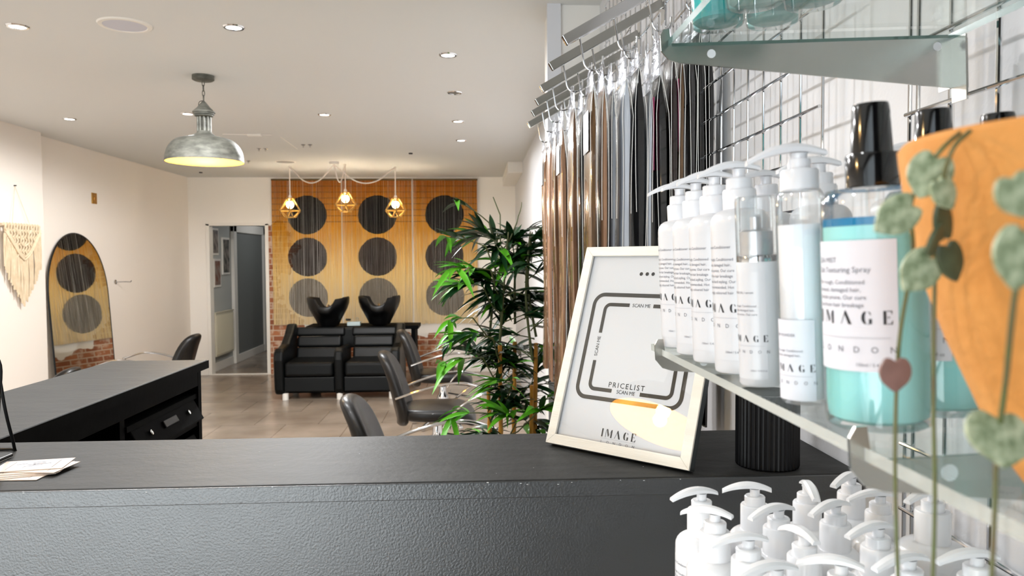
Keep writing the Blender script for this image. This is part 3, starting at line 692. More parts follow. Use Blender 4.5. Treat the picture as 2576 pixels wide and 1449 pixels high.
# backwash unit: two reclining basins on one double sofa
bk = thing('backwash_sofa', 'black leather two seat hair washing sofa on short white feet', 'sofa', (-1.52, 8.42, 0))
Xs = (-.68, 0, .60)
for x0, x1 in ((-.60, -.06), (.06, .56)):
    MB().box((x0, .0, .26), (x1, .55, .42)).build('seat_cushion', m_leather, bk, bevel=.035, seg=4)
    MB().box((x0-.01, .03, .09), (x1+.01, .55, .255)).build('seat_base', m_leather, bk, bevel=.012)
    M_ = T(0, .52, .38) @ RX(R(-16))
    MB().box((x0+.01, 0, 0), (x1-.01, .12, .16), M_).build('lumbar_cushion', m_leather, bk, bevel=.03, seg=4)
    MB().box((x0+.01, .015, .16), (x1-.01, .13, .30), M_).build('back_cushion', m_leather, bk, bevel=.03, seg=4)
    MB().box((x0-.02, .06, .30), (x1+.02, .15, .415), M_).build('head_panel', m_leather, bk, bevel=.03, seg=4)
for x, w_ in ((-.655, .055), (0, .055), (.625, .055)):
    poly = [(.03, .06), (.0, .12), (-.03, .45), (-.01, .54), (.05, .575), (.13, .57), (.30, .60), (.48, .70), (.60, .80), (.70, .80), (.72, .06)]
    b = MB(); b.prism([(a, c) for a, c in poly], -w_, w_, Matrix(((0, 1, 0, x), (1, 0, 0, 0), (0, 0, 1, 0), (0, 0, 0, 1))))
    if x == 0:
        b = MB(); b.prism([(a, c) for a, c in poly[:6]]+[(.30, .56), (.48, .56), (.6, .56), (.6, .06)], -w_*.9, w_*.9, Matrix(((0, 1, 0, x), (1, 0, 0, 0), (0, 0, 1, 0), (0, 0, 0, 1))))
    b.build('armrest', m_leather, bk, bevel=.03, seg=4)
MB().box((-.56, .70, .5), (.66, .80, .74)).build('rear_body', m_leather, bk, bevel=.02)
MB().box((-.64, .08, .07), (.61, .6, .095)).build('plinth', m_blackp, bk)
for x in (-.60, 0, .58):
    for y in (.06, .55): MB().lathe([(.034, 0), (.034, .075)], 16, T(x, y, 0), smooth=True).build('foot', m_trim, bk)
def basin(label, x, z):
    t = thing('shampoo_basin', label, 'basin', (x, 9.30, z), group='black ceramic basins')
    b = MB(); n = 48; prof = [(.12, -.02), (.15, .04), (.19, .11), (.225, .17), (.245, .23), (.25, .285), (.24, .30), (.226, .295), (.20, .20), (.14, .10), (.04, .06), (0, .06)]
    vs = []; fs = []
    for i, (r, zz) in enumerate(prof):
        for k in range(n):
            a = 2*PI*k/n; front = max(0, -math.sin(a))
            # neck recess: rim dips at the front and at the back over the tap
            dip = 0
            d = abs(((a-3*PI/2+PI) % (2*PI))-PI)
            db = abs(((a-PI/2+PI) % (2*PI))-PI)
            if zz > .10: dip = (.085*max(0, 1-(d/.48)**4)+.115*max(0, 1-(db/.62)**4))*min(1, (zz-.10)/.11)
            tiltf = .03*math.cos(a)**2*(zz/.3)
            vs.append((r*1.02*math.cos(a), r*1.0*math.sin(a), zz-dip+tiltf-.02*math.sin(a)*0))
    for i in range(len(prof)-1):
        for k in range(n): a_ = i*n+k; b_ = i*n+(k+1) % n; fs.append((a_, b_, b_+n, a_+n))
    b.add(vs, fs, True); b.build('bowl', m_blackpl if False else mat('black_ceramic', rgb(5, 5, 6), .35), t)
    MB().tube(catmull([(-.02, .17, .12), (-.02, .17, .19), (-.02, .13, .215), (-.02, .07, .19)], 5), .012, 8).build('tap', m_chrome, t)
    MB().lathe([(.09, -.034), (.10, -.02), (.12, -.0)], 20).build('pedestal', m_blackp, t)
    return t
basin('black hair washing basin on the left seat of the sofa', -1.79, .78)
basin('black hair washing basin on the right seat of the sofa, beside the little tray', -1.17, .79)
t = thing('counter_shelf', 'black shelf behind the washing sofa that carries the basins', 'shelf', (-1.45, 9.42, 0))
MB().box((-.62, -.12, .70), (.75, .32, .745)).build('top', m_blackp, t, bevel=.004)
for x in (-.58, .66): MB().box((x, -.1, 0), (x+.05, .3, .70)).build('leg', m_blackp, t)
t = thing('toiletry_tray', 'small glass tray of toiletries between the two black basins', 'tray', (-1.50, 9.36, .746))
MB().box((-.07, -.05, 0), (.09, .05, .05)).build('tray_body', mat('pale_glass_tray', rgb(190, 205, 205), .15), t, bevel=.004)
MB().lathe([(.018, .05), (.018, .09), (.008, .1)], 12, T(.05, 0, 0)).build('jar', m_clear, t)
MB().tube([(-.09, 0, .075), (-.03, 0, .07)], .014, 8).build('brush', m_blackpl, t)

# ---------------------------------------------------------------- artificial bamboo
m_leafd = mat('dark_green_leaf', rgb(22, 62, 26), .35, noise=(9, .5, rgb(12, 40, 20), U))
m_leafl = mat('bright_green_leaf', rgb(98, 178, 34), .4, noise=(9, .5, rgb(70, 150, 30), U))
m_cane = mat('yellow_bamboo_cane', rgb(206, 148, 56), .35, noise=(6, .5, rgb(170, 112, 40), (1, 1, .3)))
m_twig = mat('brown_green_twig', rgb(78, 84, 48), .6)
plant = thing('artificial_bamboo', 'tall artificial bamboo with yellow canes and dark and bright green leaves', 'plant', (.15, 3.13, 0))
random.seed(11)
canes = [(-.045, -.04, 1.24, -.005), (.065, -.02, 1.16, .02), (.085, .03, 1.25, .02), (.0, .09, 1.30, .02), (-.07, .10, 1.15, -.03)]
for cx, cy, h_, ln in canes:
    b = MB(); z = .16; pts = []; rr = []
    while z < h_:
        for q, r_ in ((0, .0125), (.012, .0145), (.024, .012)): pts.append((cx+ln*z/h_, cy, z+q)); rr.append(r_*(1-.35*z/h_))
        z += .17
    b.tube(pts, rr, 8); b.build('cane', m_cane, plant)
fd, fl, tw = MB(), MB(), MB()
def leaf(mb, p, d, L_, w_, droop):
    d = d.normalized(); side = d.cross(Vector((0, 0, 1)))
    if side.length < .1: side = Vector((1, 0, 0))
    side.normalize(); side = (side+Vector((0, 0, random.uniform(-.6, .6)))).normalized()
    vs = []; n = 6
    for i in range(n+1):
        t_ = i/n; c = p+d*(L_*t_)+Vector((0, 0, -droop*L_*t_*t_)); ww = w_*math.sin(PI*min(1, t_*.92+.08))**.8*(1-.35*t_)
        if i == n: ww = 0.0003
        fold = Vector((0, 0, ww*.35)); vs += [c-side*ww+fold, c, c+side*ww+fold]
    fs = []
    for i in range(n): a = i*3; fs += [(a, a+1, a+4, a+3), (a+1, a+2, a+5, a+4)]
    mb.add(vs, fs, True)
PB = Vector((.15, 3.13, 0))
def ok(p):
    q = p+PB
    return not (q.x > .17 and q.y < 3.02 and q.z > 1.10) and not (q.y > 3.30 and q.x > .28) and q.x < .40 and not (q.y > 3.3 and q.x > .3) and q.y < 3.37 and q.x > -.18 and q.y > 2.8 and q.z < 1.83
def cluster(tip, d, n, bright, L0=.145):
    for k in range(n):
        a = (k-(n-1)/2)*R(34)+random.uniform(-.2, .2)
        dd = (RZ(a) @ d); dd = Vector((dd.x, dd.y, dd.z+random.uniform(-.35, .45)))
        L_ = L0*random.uniform(.75, 1.25); e = tip+dd.normalized()*L_
        if not ok(e) or not ok(tip): continue
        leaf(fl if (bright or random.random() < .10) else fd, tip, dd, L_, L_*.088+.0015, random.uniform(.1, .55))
def branch(p0, ang, el, L_, n, bright):
    d = Vector((math.cos(ang)*math.cos(el), math.sin(ang)*math.cos(el), math.sin(el)))
    p = Vector(p0); pts = [p]; seg = L_/4
    for i in range(4):
        d = (d+Vector((random.uniform(-.15, .15), random.uniform(-.15, .15), -.10))).normalized(); p = p+d*seg
        if not ok(p): break
        pts.append(p)
        if i > 0: cluster(p, d, random.choice([3, 4, 5]), bright and random.random() < .5)
    if len(pts) > 1: tw.tube(pts, [.003-.0004*i for i in range(len(pts))], 5); cluster(pts[-1], d, n, bright)
zs = [.20+i*.0100 for i in range(145)]
for i, z in enumerate(zs):
    c = canes[i % 5]; f_ = z/1.86
    sp_ = .14 if z < 1.5 else .10
    an_ = random.uniform(0, 2*PI)
    if z < 1.22 and (math.sin(an_) < -.8 or i % 5 == 0): continue
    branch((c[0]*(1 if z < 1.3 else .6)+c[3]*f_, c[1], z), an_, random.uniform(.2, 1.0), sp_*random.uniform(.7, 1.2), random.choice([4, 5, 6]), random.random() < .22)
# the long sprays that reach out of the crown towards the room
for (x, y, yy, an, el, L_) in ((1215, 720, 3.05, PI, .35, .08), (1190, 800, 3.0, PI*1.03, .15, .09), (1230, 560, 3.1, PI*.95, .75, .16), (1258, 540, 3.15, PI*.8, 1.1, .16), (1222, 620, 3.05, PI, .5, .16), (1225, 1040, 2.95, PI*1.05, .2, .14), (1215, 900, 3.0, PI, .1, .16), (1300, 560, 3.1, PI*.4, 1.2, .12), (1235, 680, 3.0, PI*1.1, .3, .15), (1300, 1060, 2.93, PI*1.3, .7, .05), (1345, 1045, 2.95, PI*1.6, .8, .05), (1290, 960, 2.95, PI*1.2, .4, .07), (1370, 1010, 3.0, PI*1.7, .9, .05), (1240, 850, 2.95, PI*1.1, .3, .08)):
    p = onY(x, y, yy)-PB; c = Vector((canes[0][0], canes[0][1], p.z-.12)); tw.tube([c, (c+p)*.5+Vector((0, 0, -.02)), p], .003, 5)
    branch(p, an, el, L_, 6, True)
for c in canes: tw.tube(catmull([(c[0]+c[3], c[1], c[2]-.02), (c[0]*.6+c[3], c[1], (c[2]+1.66)/2), (c[0]*.6+c[3]+.02, c[1], 1.67)], 4), [.006]*4+[.005]*4+[.003], 6)
tw.build('twigs', m_twig, plant); fd.build('dark_foliage', m_leafd, plant); fl.build('bright_foliage', m_leafl, plant)
MB().lathe([(.10, 0), (.13, .26), (.135, .27), (.12, .27), (.115, .2), (0, .2)], 28).build('plant_pot', m_blackpl, plant)

# ================================================================ RIGHT WALL: GRID PANELS, RAILS, HAIR PACKS
XG = .52
def grid_panel(label, ys, zs_, name='wire_grid_panel'):
    t = thing(name, label, 'wire grid', (XG, ys[0], zs_[0]))
    b = MB()
    for y in ys: b.tube([(0, y-ys[0], 0), (0, y-ys[0], zs_[-1]-zs_[0])], .0026, 8)
    b.build('upright_wires', m_chrome, t)
    b = MB()
    for z in zs_: b.tube([(-.005, 0, z-zs_[0]), (-.005, ys[-1]-ys[0], z-zs_[0])], .0026, 8)
    b.build('cross_wires', m_chrome, t)
    b = MB()
    for y in (ys[0]+.04, ys[-1]-.04):
        for z in (zs_[1], zs_[-2]): b.lathe([(.012, 0), (.012, .032), (.004, .033)], 10, T(.005, y-ys[0], z-zs_[0]-.02) @ RY(R(90)))
    b.build('wall_fixings', m_white, t)
    return t
c_ = .0775
grid_panel('chrome wire grid panel on the right wall carrying the rails of hair packs', [1.112+c_*i for i in range(25)], [1.56+.2245-.0755*5+.0755*i for i in range(16)])
grid_panel('chrome wire grid panel on the right wall nearest the camera, behind the glass shelves', sorted([.885, .868]+[.808-.0755*i for i in range(12)]), [1.56-.306-.079*8+.079*i for i in range(21)])

# waterfall rails
RAILS = [(1.70, .204), (2.03, .206), (2.33, .208), (2.53, .2095), (2.71, .21), (2.90, .2095)]
ORD = ['nearest', 'second nearest', 'third nearest', 'fourth nearest', 'fifth nearest', 'farthest']
ZR = 1.56+.512; SL = math.tan(R(29.6))
def rail_z(x, xt, zt): return zt+(x-xt)*SL
m_hook = m_chrome
RTIP = []
for i, (y, xt) in enumerate(RAILS):
    zt = [.497, .522, .530, .530, .527, .520][i]+1.56-.012
    RTIP.append((xt, y, zt))
    t = thing('display_rail', ORD[i]+' sloping chrome display rail with hooks, fixed to the wire grid', 'rail', (xt, y, zt), group='sloping chrome rails')
    Lr = (XG-.012-xt)/math.cos(R(29.6)); Mx = RY(R(-29.6))
    MB().box((0, -.0065, -.012), (Lr, .0065, .012), Mx).build('bar', m_brush if i else m_chrome, t, bevel=.0015)
    tag(MB().box((-.0015, -.005, -.0105), (0, .005, .0105), Mx).build('end_cap', m_blackpl, t), 'black plastic end cap')
    MB().box((XG-.012-xt, -.02, (XG-xt)*SL-.06), (XG-.008-xt, .02, (XG-xt)*SL+.03)).build('mounting_plate', m_chrome, t, bevel=.001)
    for k in range(4):
        x0 = .034+.0775*k; z0 = x0*SL-.012
        b = MB(); b.tube(catmull([(x0, 0, z0), (x0+.006, 0, z0-.035), (x0+.011, 0, z0-.060), (x0+.022, 0, z0-.071), (x0+.040, 0, z0-.070), (x0+.050, 0, z0-.062), (x0+.052, 0, z0-.040)], 4), .0023, 8)
        b.build('hook', m_hook, t)
# hair extension packs
PACKC = {'dark brown': (rgb(46, 30, 24), rgb(22, 15, 13)), 'mid brown': (rgb(126, 92, 66), rgb(92, 62, 44)), 'light brown': (rgb(172, 134, 104), rgb(138, 100, 74)),
         'rose beige': (rgb(202, 160, 132), rgb(176, 130, 104)), 'black': (rgb(15, 13, 13), rgb(5, 5, 6)), 'charcoal': (rgb(66, 64, 64), rgb(30, 29, 30)),
         'silver grey': (rgb(150, 154, 160), rgb(112, 116, 124)), 'golden brown': (rgb(116, 84, 48), rgb(70, 48, 26)), 'frosted white': (rgb(206, 210, 218), rgb(178, 184, 194))}
HM = {}
for k_, (a_, b_) in PACKC.items(): HM[k_] = mat(k_.replace(' ', '_')+'_hair_in_wrap', a_, .20, coat=.75, noise=(14, .45, b_, (9, 9, .8)), bump=(16, .55, (5, 5, .7)))
m_card = mat('white_card', rgb(236, 234, 230), .55); m_pink = mat('pink_card', rgb(214, 96, 140), .45); m_blackcard = mat('black_printed_card', rgb(18, 18, 20), .3, coat=.4)
m_gold = mat('gold_foil_strip', rgb(226, 186, 96), .25, metal=.9)
pk_n = 0
def hair_pack(ri, hi, dx, colour, label, T_=.018, top=.055, bottom=1.14, W_=.115, card='white', ylean=0):
    """hangs from hook hi of rail ri; origin at the hook"""
    xt, y, zt = RTIP[ri]; x0 = xt+.034+.0775*hi+.030+dx; hz = zt+(.034+.0775*hi)*SL-.012-.068
    H_ = hz-bottom
    t = thing('hair_extension_pack', label, 'hair extensions', (x0, y, hz), group='hair extension packs on the rails')
    random.seed(ri*100+hi*10+int(dx*1000)+len(label))
    ph = random.uniform(0, 6); wav = random.uniform(.001, .004); T_ *= .88
    def prof(s_):  # half thickness along height, s 0 top .. 1 bottom
        return T_/2*(min(1, s_/.10)**.7)*(1-.45*s_)*(1+.18*math.sin(s_*9+ph))+.0006
    def cxx(s_): return wav*math.sin(s_*5+ph)-wav*math.sin(ph)*(1-s_) - dx*.25*s_
    zt_ = -top; n = 18; L_ = H_-top
    left = []; right = []
    for i in range(n+1):
        s_ = i/n; z = zt_-L_*s_; left.append((cxx(s_)-prof(s_), z)); right.append((cxx(s_)+prof(s_), z))
    # hair body: lens outline extruded along Y with rounded long edges
    vs = []; fs = []; m_ = 10
    for i in range(n+1):
        a = left[i]; c = right[i]; cx = (a[0]+c[0])/2; h = (c[0]-a[0])/2; s_ = i/n
        wy = W_/2*(min(1, .72+s_*2.2))*(1-.12*max(0, s_-.8)/.2)
        for k in range(m_):
            an = 2*PI*k/m_; ca, sa = math.cos(an), math.sin(an)
            vs.append((cx+h*abs(ca)**.55*(1 if ca > 0 else -1), wy*abs(sa)**.5*(1 if sa > 0 else -1), a[1]))
    for i in range(n):
        for k in range(m_): p_ = i*m_+k; q_ = i*m_+(k+1) % m_; fs.append((p_, q_, q_+m_, p_+m_))
    fs += [tuple(range(m_)), tuple(n*m_+k for k in range(m_))]
    MB().add(vs, fs, True).build('wrapped_hair', HM[colour], t, angle=60)
    # pale border of the backing card round the near opening
    b = MB()
    for side in (left, right):
        pts = [(p[0], -W_/2*(min(1, .72+(i/n)*2.2))-.001, p[1]) for i, p in enumerate(side)]
        b.tube(pts[:(16 if random.random() < .5 else 8)], .0008, 5)
    b.build('card_border', m_card, t)
    # clear header pinched on to the hook
    hd = MB(); rr = []
    for i in range(6):
        s_ = i/5; z = .012-(top+.02)*s_; wy = .006+(W_*.40)*s_**1.3; wx = .003+T_*.30*s_
        for k in range(10): an = 2*PI*k/10; rr.append((wx*math.cos(an)*(1+.3*math.sin(k*2.3+i)), wy*math.sin(an), z+.004*math.sin(k*1.7)))
    hd.add(rr, [(i*10+k, i*10+(k+1) % 10, (i+1)*10+(k+1) % 10, (i+1)*10+k) for i in range(5) for k in range(10)], True); hd.build('clear_header', m_bag, t)
    cm = {'white': m_card, 'pink': m_pink, 'black': m_blackcard}.get(card, m_card)
    if card in ('pink', 'black', 'label'):
        z0 = zt_-.05; b = MB(); b.box((-T_/2-.0030, -W_/2+.012, z0-(.09 if card != 'pink' else .16)), (-T_/2-.0018, W_/2-.025, z0)); b.build('insert_card', cm, t)
    if card == 'gold':
        b = MB(); b.box((-T_*.45-.0025, -W_/2-.001, zt_-.35), (-T_*.45-.001, -W_/2+.004, zt_-.12)); b.build('gold_strip', m_gold, t)
    return t
HP = [ # rail, hook, dx, colour, T, top, bottom, card
 (0, 0, -.006, 'golden brown', .020, .050, 1.20, 'black'), (0, 0, .018, 'light brown', .016, .048, 1.18, 'white'), (0, 0, .038, 'silver grey', .012, .055, 1.20, 'white'),
 (0, 1, -.010, 'frosted white', .026, .075, 1.19, 'white'), (0, 1, .018, 'black', .027, .050, 1.16, 'white'), (0, 1, .044, 'frosted white', .012, .10, 1.18, 'white'),
 (0, 2, -.012, 'black', .030, .11, 1.17, 'pink'), (0, 2, .016, 'dark brown', .018, .06, 1.17, 'white'), (0, 2, .036, 'golden brown', .015, .07, 1.20, 'pink'),
 (0, 3, -.022, 'charcoal', .016, .08, 1.20, 'black'), (0, 3, -.002, 'black', .020, .06, 1.18, 'black'), (0, 3, .020, 'black', .014, .08, 1.18, 'white'),
 (1, 0, -.006, 'mid brown', .020, .055, 1.15, 'gold'), (1, 0, .016, 'charcoal', .014, .06, 1.12, 'white'), (1, 1, -.01, 'silver grey', .018, .06, 1.14, 'white'), (1, 1, .014, 'dark brown', .020, .05, 1.14, 'white'), (1, 2, 0, 'black', .022, .06, 1.15, 'white'),
 (2, 0, -.004, 'light brown', .020, .06, 1.10, 'label'), (2, 0, .020, 'black', .014, .06, 1.06, 'white'), (2, 1, 0, 'silver grey', .022, .06, 1.10, 'white'), (2, 2, 0, 'black', .022, .06, 1.10, 'white'),
 (3, 0, -.004, 'mid brown', .018, .05, 1.02, 'gold'), (3, 0, .016, 'charcoal', .014, .06, 1.04, 'white'), (3, 1, 0, 'golden brown', .022, .06, 1.06, 'label'),
 (4, 0, -.004, 'rose beige', .020, .05, 1.12, 'white'), (4, 1, 0, 'mid brown', .022, .06, 1.05, 'white'),
 (5, 0, -.002, 'light brown', .028, .03, 1.14, 'label'), (5, 1, -.01, 'mid brown', .024, .05, 1.10, 'white')]
HO = ['tip hook', 'second hook', 'third hook', 'hook closest to the wall']
cnt = {}
for r_, h_, dx, c, t_, tp, bt, cd in HP: cnt.setdefault((r_, h_), []).append((dx, c))
for r_, h_, dx, c, t_, tp, bt, cd in HP:
    same = sorted(cnt[(r_, h_)]); idx = [q[0] for q in same].index(dx)
    pos = '' if len(same) == 1 else (['left of two', 'right of two'][idx] if len(same) == 2 else ['left of three', 'middle of three', 'right of three'][idx])
    hair_pack(r_, h_, dx, c, '%s hair pack on the %s rail, %s%s' % (c, ORD[r_], HO[h_], (', '+pos) if pos else ''), t_, tp, bt, card=cd)
#@@NEAR
# ================================================================ GLASS SHELVES
TILT = R(2.2); Z0M = 1.56-.0985; Z0U = 1.56+.2165; Z0L = 1.56-.243-.178
def zsh(z0, x): return z0+(x-.2)*math.tan(TILT)
def shelf(label, z_top, yfar, ynear, th=.007, name='glass_shelf', edge=None):
    t = MB(); Ls = .305
    b = MB(); b.cur = 0
    x0, x1, y0, y1, z0, z1 = 0, Ls, ynear, yfar, -th, 0
    b.add([(x0, y0, z1), (x1, y0, z1), (x1, y1, z1), (x0, y1, z1)], [(0, 1, 2, 3)]); b.add([(x0, y0, z0), (x1, y0, z0), (x1, y1, z0), (x0, y1, z0)], [(3, 2, 1, 0)])
    b.cur = 1
    b.add([(x0, y0, z0), (x0, y1, z0), (x0, y1, z1), (x0, y0, z1)], [(0, 1, 2, 3)]); b.add([(x1, y0, z0), (x1, y1, z0), (x1, y1, z1), (x1, y0, z1)], [(3, 2, 1, 0)])
    b.add([(x0, y1, z0), (x1, y1, z0), (x1, y1, z1), (x0, y1, z1)], [(0, 1, 2, 3)]); b.add([(x0, y0, z0), (x1, y0, z0), (x1, y0, z1), (x0, y0, z1)], [(3, 2, 1, 0)])
    o = b.build(name, [m_shelfglass, edge or m_glassedge], loc=(.2, 0, z_top), rot=(0, -TILT, 0))
    return tag(o, label, 'shelf', 'glass wall shelves')
shelf('upper clear glass shelf with teal bottles standing on it, at the top right', Z0U+.007, .790, -.55, edge=m_glassedged)
shelf('middle clear glass shelf holding the row of labelled bottles', Z0M, .850, -.55)
shelf('lower clear glass shelf under the crowd of white pump bottles', Z0L, .850, -.55)
def bracket(label, y, z_under, plate_h=.068):
    t = thing('shelf_bracket', label, 'bracket', (.2, y, z_under), (0, -TILT, 0), 'chrome shelf brackets')
    poly = [(-.004, .018), (-.0075, .012), (-.007, -.004), (.0, -.013), (.01, -.0165), (.30, -.052), (.318, -.052), (.318, 0), (.004, 0), (.002, .018)]
    MB().prism(poly, -.0012, .0012).build('arm', m_brush, t)
    MB().box((.300, -.024, -plate_h), (.302, .0, -.002)).box((.300, -.0, -.052), (.302, .022, 0)).build('hanging_plate', m_brush, t)
    for x, z in ((.045, -.0085), (.285, -.0085)): MB().lathe([(.0045, -.0018), (.0045, .0018)], 14, T(x, 0, z) @ RX(R(90))).build('glass_pad', m_white, t)
    return t
bracket('chrome shelf bracket under the upper glass shelf', .778, Z0U)
bracket('chrome shelf bracket at the far end of the middle glass shelf', .80, Z0M-.0072)
bracket('chrome shelf bracket under the near part of the middle glass shelf, behind the hanging stems', .378, Z0M-.0072)
bracket('chrome shelf bracket under the lower glass shelf', .80, Z0L-.0072)

# ================================================================ BOTTLES
def pump_head(parent, z, blade=.051, ang=0, scale=1.0, m=None):
    b = MB(); Mx = T(0, 0, z) @ RZ(ang)
    b.lathe([(.0052, 0), (.0052, .006), (.0060, .0075), (0, .0075)], 16, Mx)
    n = 14; vs = []; fs = []; prev = 0
    for i in range(n+1):
        s_ = i/n; x = -.034+blade*s_; zc = .0112-.0085*((x+.004)/.030)**2; w_ = .0042+.0014*math.sin(PI*min(1, s_*1.2)); h = .0017+.0012*math.sin(PI*s_)
        for (a, c) in ((-w_, -h), (w_, -h), (w_*.95, h*.2), (w_*.55, h), (-w_*.55, h), (-w_*.95, h*.2)): vs.append((x, a, zc+c))
    for i in range(n):
        for k in range(6): p_ = i*6+k; q_ = i*6+(k+1) % 6; fs.append((p_, q_, q_+6, p_+6))
    fs += [tuple(range(6)), tuple(n*6+k for k in range(6))]
    b.add(vs, fs, True, Mx)
    return tag(b.build('pump_head', m or m_white, parent, angle=35))
TXT = ['For rough, Conditioned', 'treated, damaged hair,', 'keratin prone. Our cure', 'low from hair breakage', 'or heat hard styling. Our', 'it is recommended. Hot', 'or tangly, coloured hair']
G_IM, G_W = stencil(.0074, .72)
IMG = centered(G_IM)
LON = spread('LONDON', .0048, .0093)
PAR = [text_geo(s_, .0034) for s_ in TXT]
TIT = text_geo('Leave-in Conditioner', .0036); VOL = text_geo('150ml / 5.43 fl oz', .0026)
def label_print(parent, r, z_im, phi, w_=.050, z_lo=.012, z_hi=.118, para=True, title=TIT, zt=.103, k=1.0, vol=True, name='label', m=None):
    b = MB(); wrap_rect(b, r+.00015, phi, w_, z_lo, z_hi); L_ = b.build(name, m or m_bottle, parent)
    b = MB(); sc_g = lambda g: ([(a*k, c*k) for a, c in g[0]], g[1])
    wrap(b, sc_g(IMG), r+.0004, phi, z_im); b.build('brand_print', m_ink, L_)
    b = MB(); wrap(b, sc_g(LON), r+.0004, phi, z_im-.0125*k)
    if title: wrap(b, sc_g(title), r+.0004, phi, zt, -.021*k)
    if para:
        for i, g in enumerate(PAR if para is True else PAR[:para]): wrap(b, sc_g(g), r+.0004, phi, zt-.010-.0046*i*k, -.021*k)
    if vol: wrap(b, sc_g(VOL), r+.0004, phi, z_lo+.006, .002)
    b.build('small_print', m_greyink, L_)
    b = MB(); wrap_rect(b, r+.0004, phi, w_*.86, z_im-.0046*k, z_im-.0042*k); b.build('rule', m_rule, L_)
def pump_bottle(label, loc, body_rot, head_ang, rot=(0, 0, 0), r=.0245, hb=.137, hc=.016, rc=.0138, group='white pump bottles', lab=True, para=True, extra=0, face=200, low=False):
    mb_, mw_ = (m_bottle_lift, m_white_lift) if low else (m_bottle, m_white)
    t = thing('pump_bottle', label, 'bottle', loc, rot, group)
    z = hb
    pr = [(r*.90, 0), (r*.98, .0012), (r, .004), (r, z-.013)]
    for i in range(1, 7): a = R(15*i); pr.append((rc*1.02+(r-rc*1.02)*math.cos(a), z-.013+.012*math.sin(a)))
    pr += [(rc*.9, z+.001)]
    MB().lathe(pr, 40).build('body', mb_, t)
    z1 = z+hc
    MB().lathe([(rc, z-.0005), (rc, z1-.0015), (rc-.001, z1), (rc-.0025, z1)], 28).build('collar', mw_, t)
    MB().lathe([(.0108, z1), (.0108, z1+.0085), (.0098, z1+.0095), (0, z1+.0095)], 24).build('pump_ring', mw_, t)
    pump_head(t, z1+.0095, ang=head_ang, m=mw_)
    if lab: label_print(t, r, hb*.375, R(face), w_=min(.052, r*2.1), z_lo=.012, z_hi=hb-.018, para=para, zt=hb*.76, m=mb_)
    return t
mid = [(.808, 'farthest of four matching ones on the middle shelf'), (.748, 'second farthest of the four matching pump bottles on the middle shelf'),
       (.690, 'third farthest of the four matching pump bottles on the middle shelf'), (.625, 'nearest of four matching ones, beside the silver banded serum bottle')]
for i, (y, lb) in enumerate(mid):
    pump_bottle('white pump bottle, '+lb, (.2275, y, zsh(Z0M, .2275)+.0012), 0, [-.1, -.05, -.12, -.12][i], (0, -TILT, 0), face=208, group='pump bottles on the middle shelf')
for i, (x, y, lb) in enumerate(((.282, .705, 'in the middle shelf back row, farthest of the three'), (.290, .612, 'in the middle shelf back row, middle of the three'), (.322, .545, 'in the middle shelf back row, between the two left blue sprays'))):
    pump_bottle('white pump bottle '+lb, (x, y, zsh(Z0M, x)+.0012), 0, [.1, -.1, PI*.9][i], (0, -TILT, 0), para=False, group='pump bottles in the back row of the middle shelf')
# serum bottle with silver band and clear cap
x, y = .2165, .562
t = thing('serum_bottle', 'slim white serum bottle with silver band and clear cap on the middle shelf', 'bottle', (x, y, zsh(Z0M, x)+.001), (0, -TILT, 0))
r = .0150
MB().lathe([(r*.9, 0), (r, .002), (r, .092), (r*.97, .0935), (r*.9, .0935)], 36).build('body', m_bottle, t)
tag(MB().lathe([(r*.96, .0935), (r*.96, .098), (r*.94, .0985)], 36).build('chrome_ring', m_chrome, t), 'shiny chrome ring')
tag(MB().lathe([(r*.80, .0985), (r*.80, .116), (r*.7, .1175), (.004, .1175), (.004, .127), (0, .127)], 32).build('pump', mat('satin_silver_plastic', rgb(196, 196, 198), .35, metal=.7), t), 'satin silver pump')
MB().lathe([(r*.985, .0935), (r*.985, .139), (r*.93, .1425), (0, .1432)], 36, cap=False).build('clear_cap', m_clear, t)
label_print(t, r, .034, R(215), w_=.030, z_lo=.006, z_hi=.086, para=3, title=text_geo('REPAIR OIL / serum', .0036), zt=.070, k=.68)
# dry powder bottle
x, y = .2205, .492
t = thing('powder_bottle', 'clear bottle filled with white dry powder and topped by a white pump', 'bottle', (x, y, zsh(Z0M, x)+.001), (0, -TILT, 0))
r = .0155
MB().lathe([(r*.86, .003), (r*.93, .005), (r*.93, .118), (0, .1185)], 32).build('powder', mat('white_powder', rgb(238, 238, 242), .8), t)
MB().lathe([(r*.9, 0), (r, .002), (r, .134), (r*.92, .139), (r*.82, .141)], 36).build('bottle_wall', m_clear, t)
MB().lathe([(.0122, .140), (.0122, .153), (.0112, .1545), (.0075, .1545), (.0072, .161), (0, .161)], 28).build('collar', m_white, t)
pump_head(t, .1575, ang=-.15)
label_print(t, r+.0002, .022, R(215), w_=.031, z_lo=.003, z_hi=.056, para=2, title=text_geo('DRY POWDER', .0040), zt=.045, k=.66, vol=False, m=m_label)
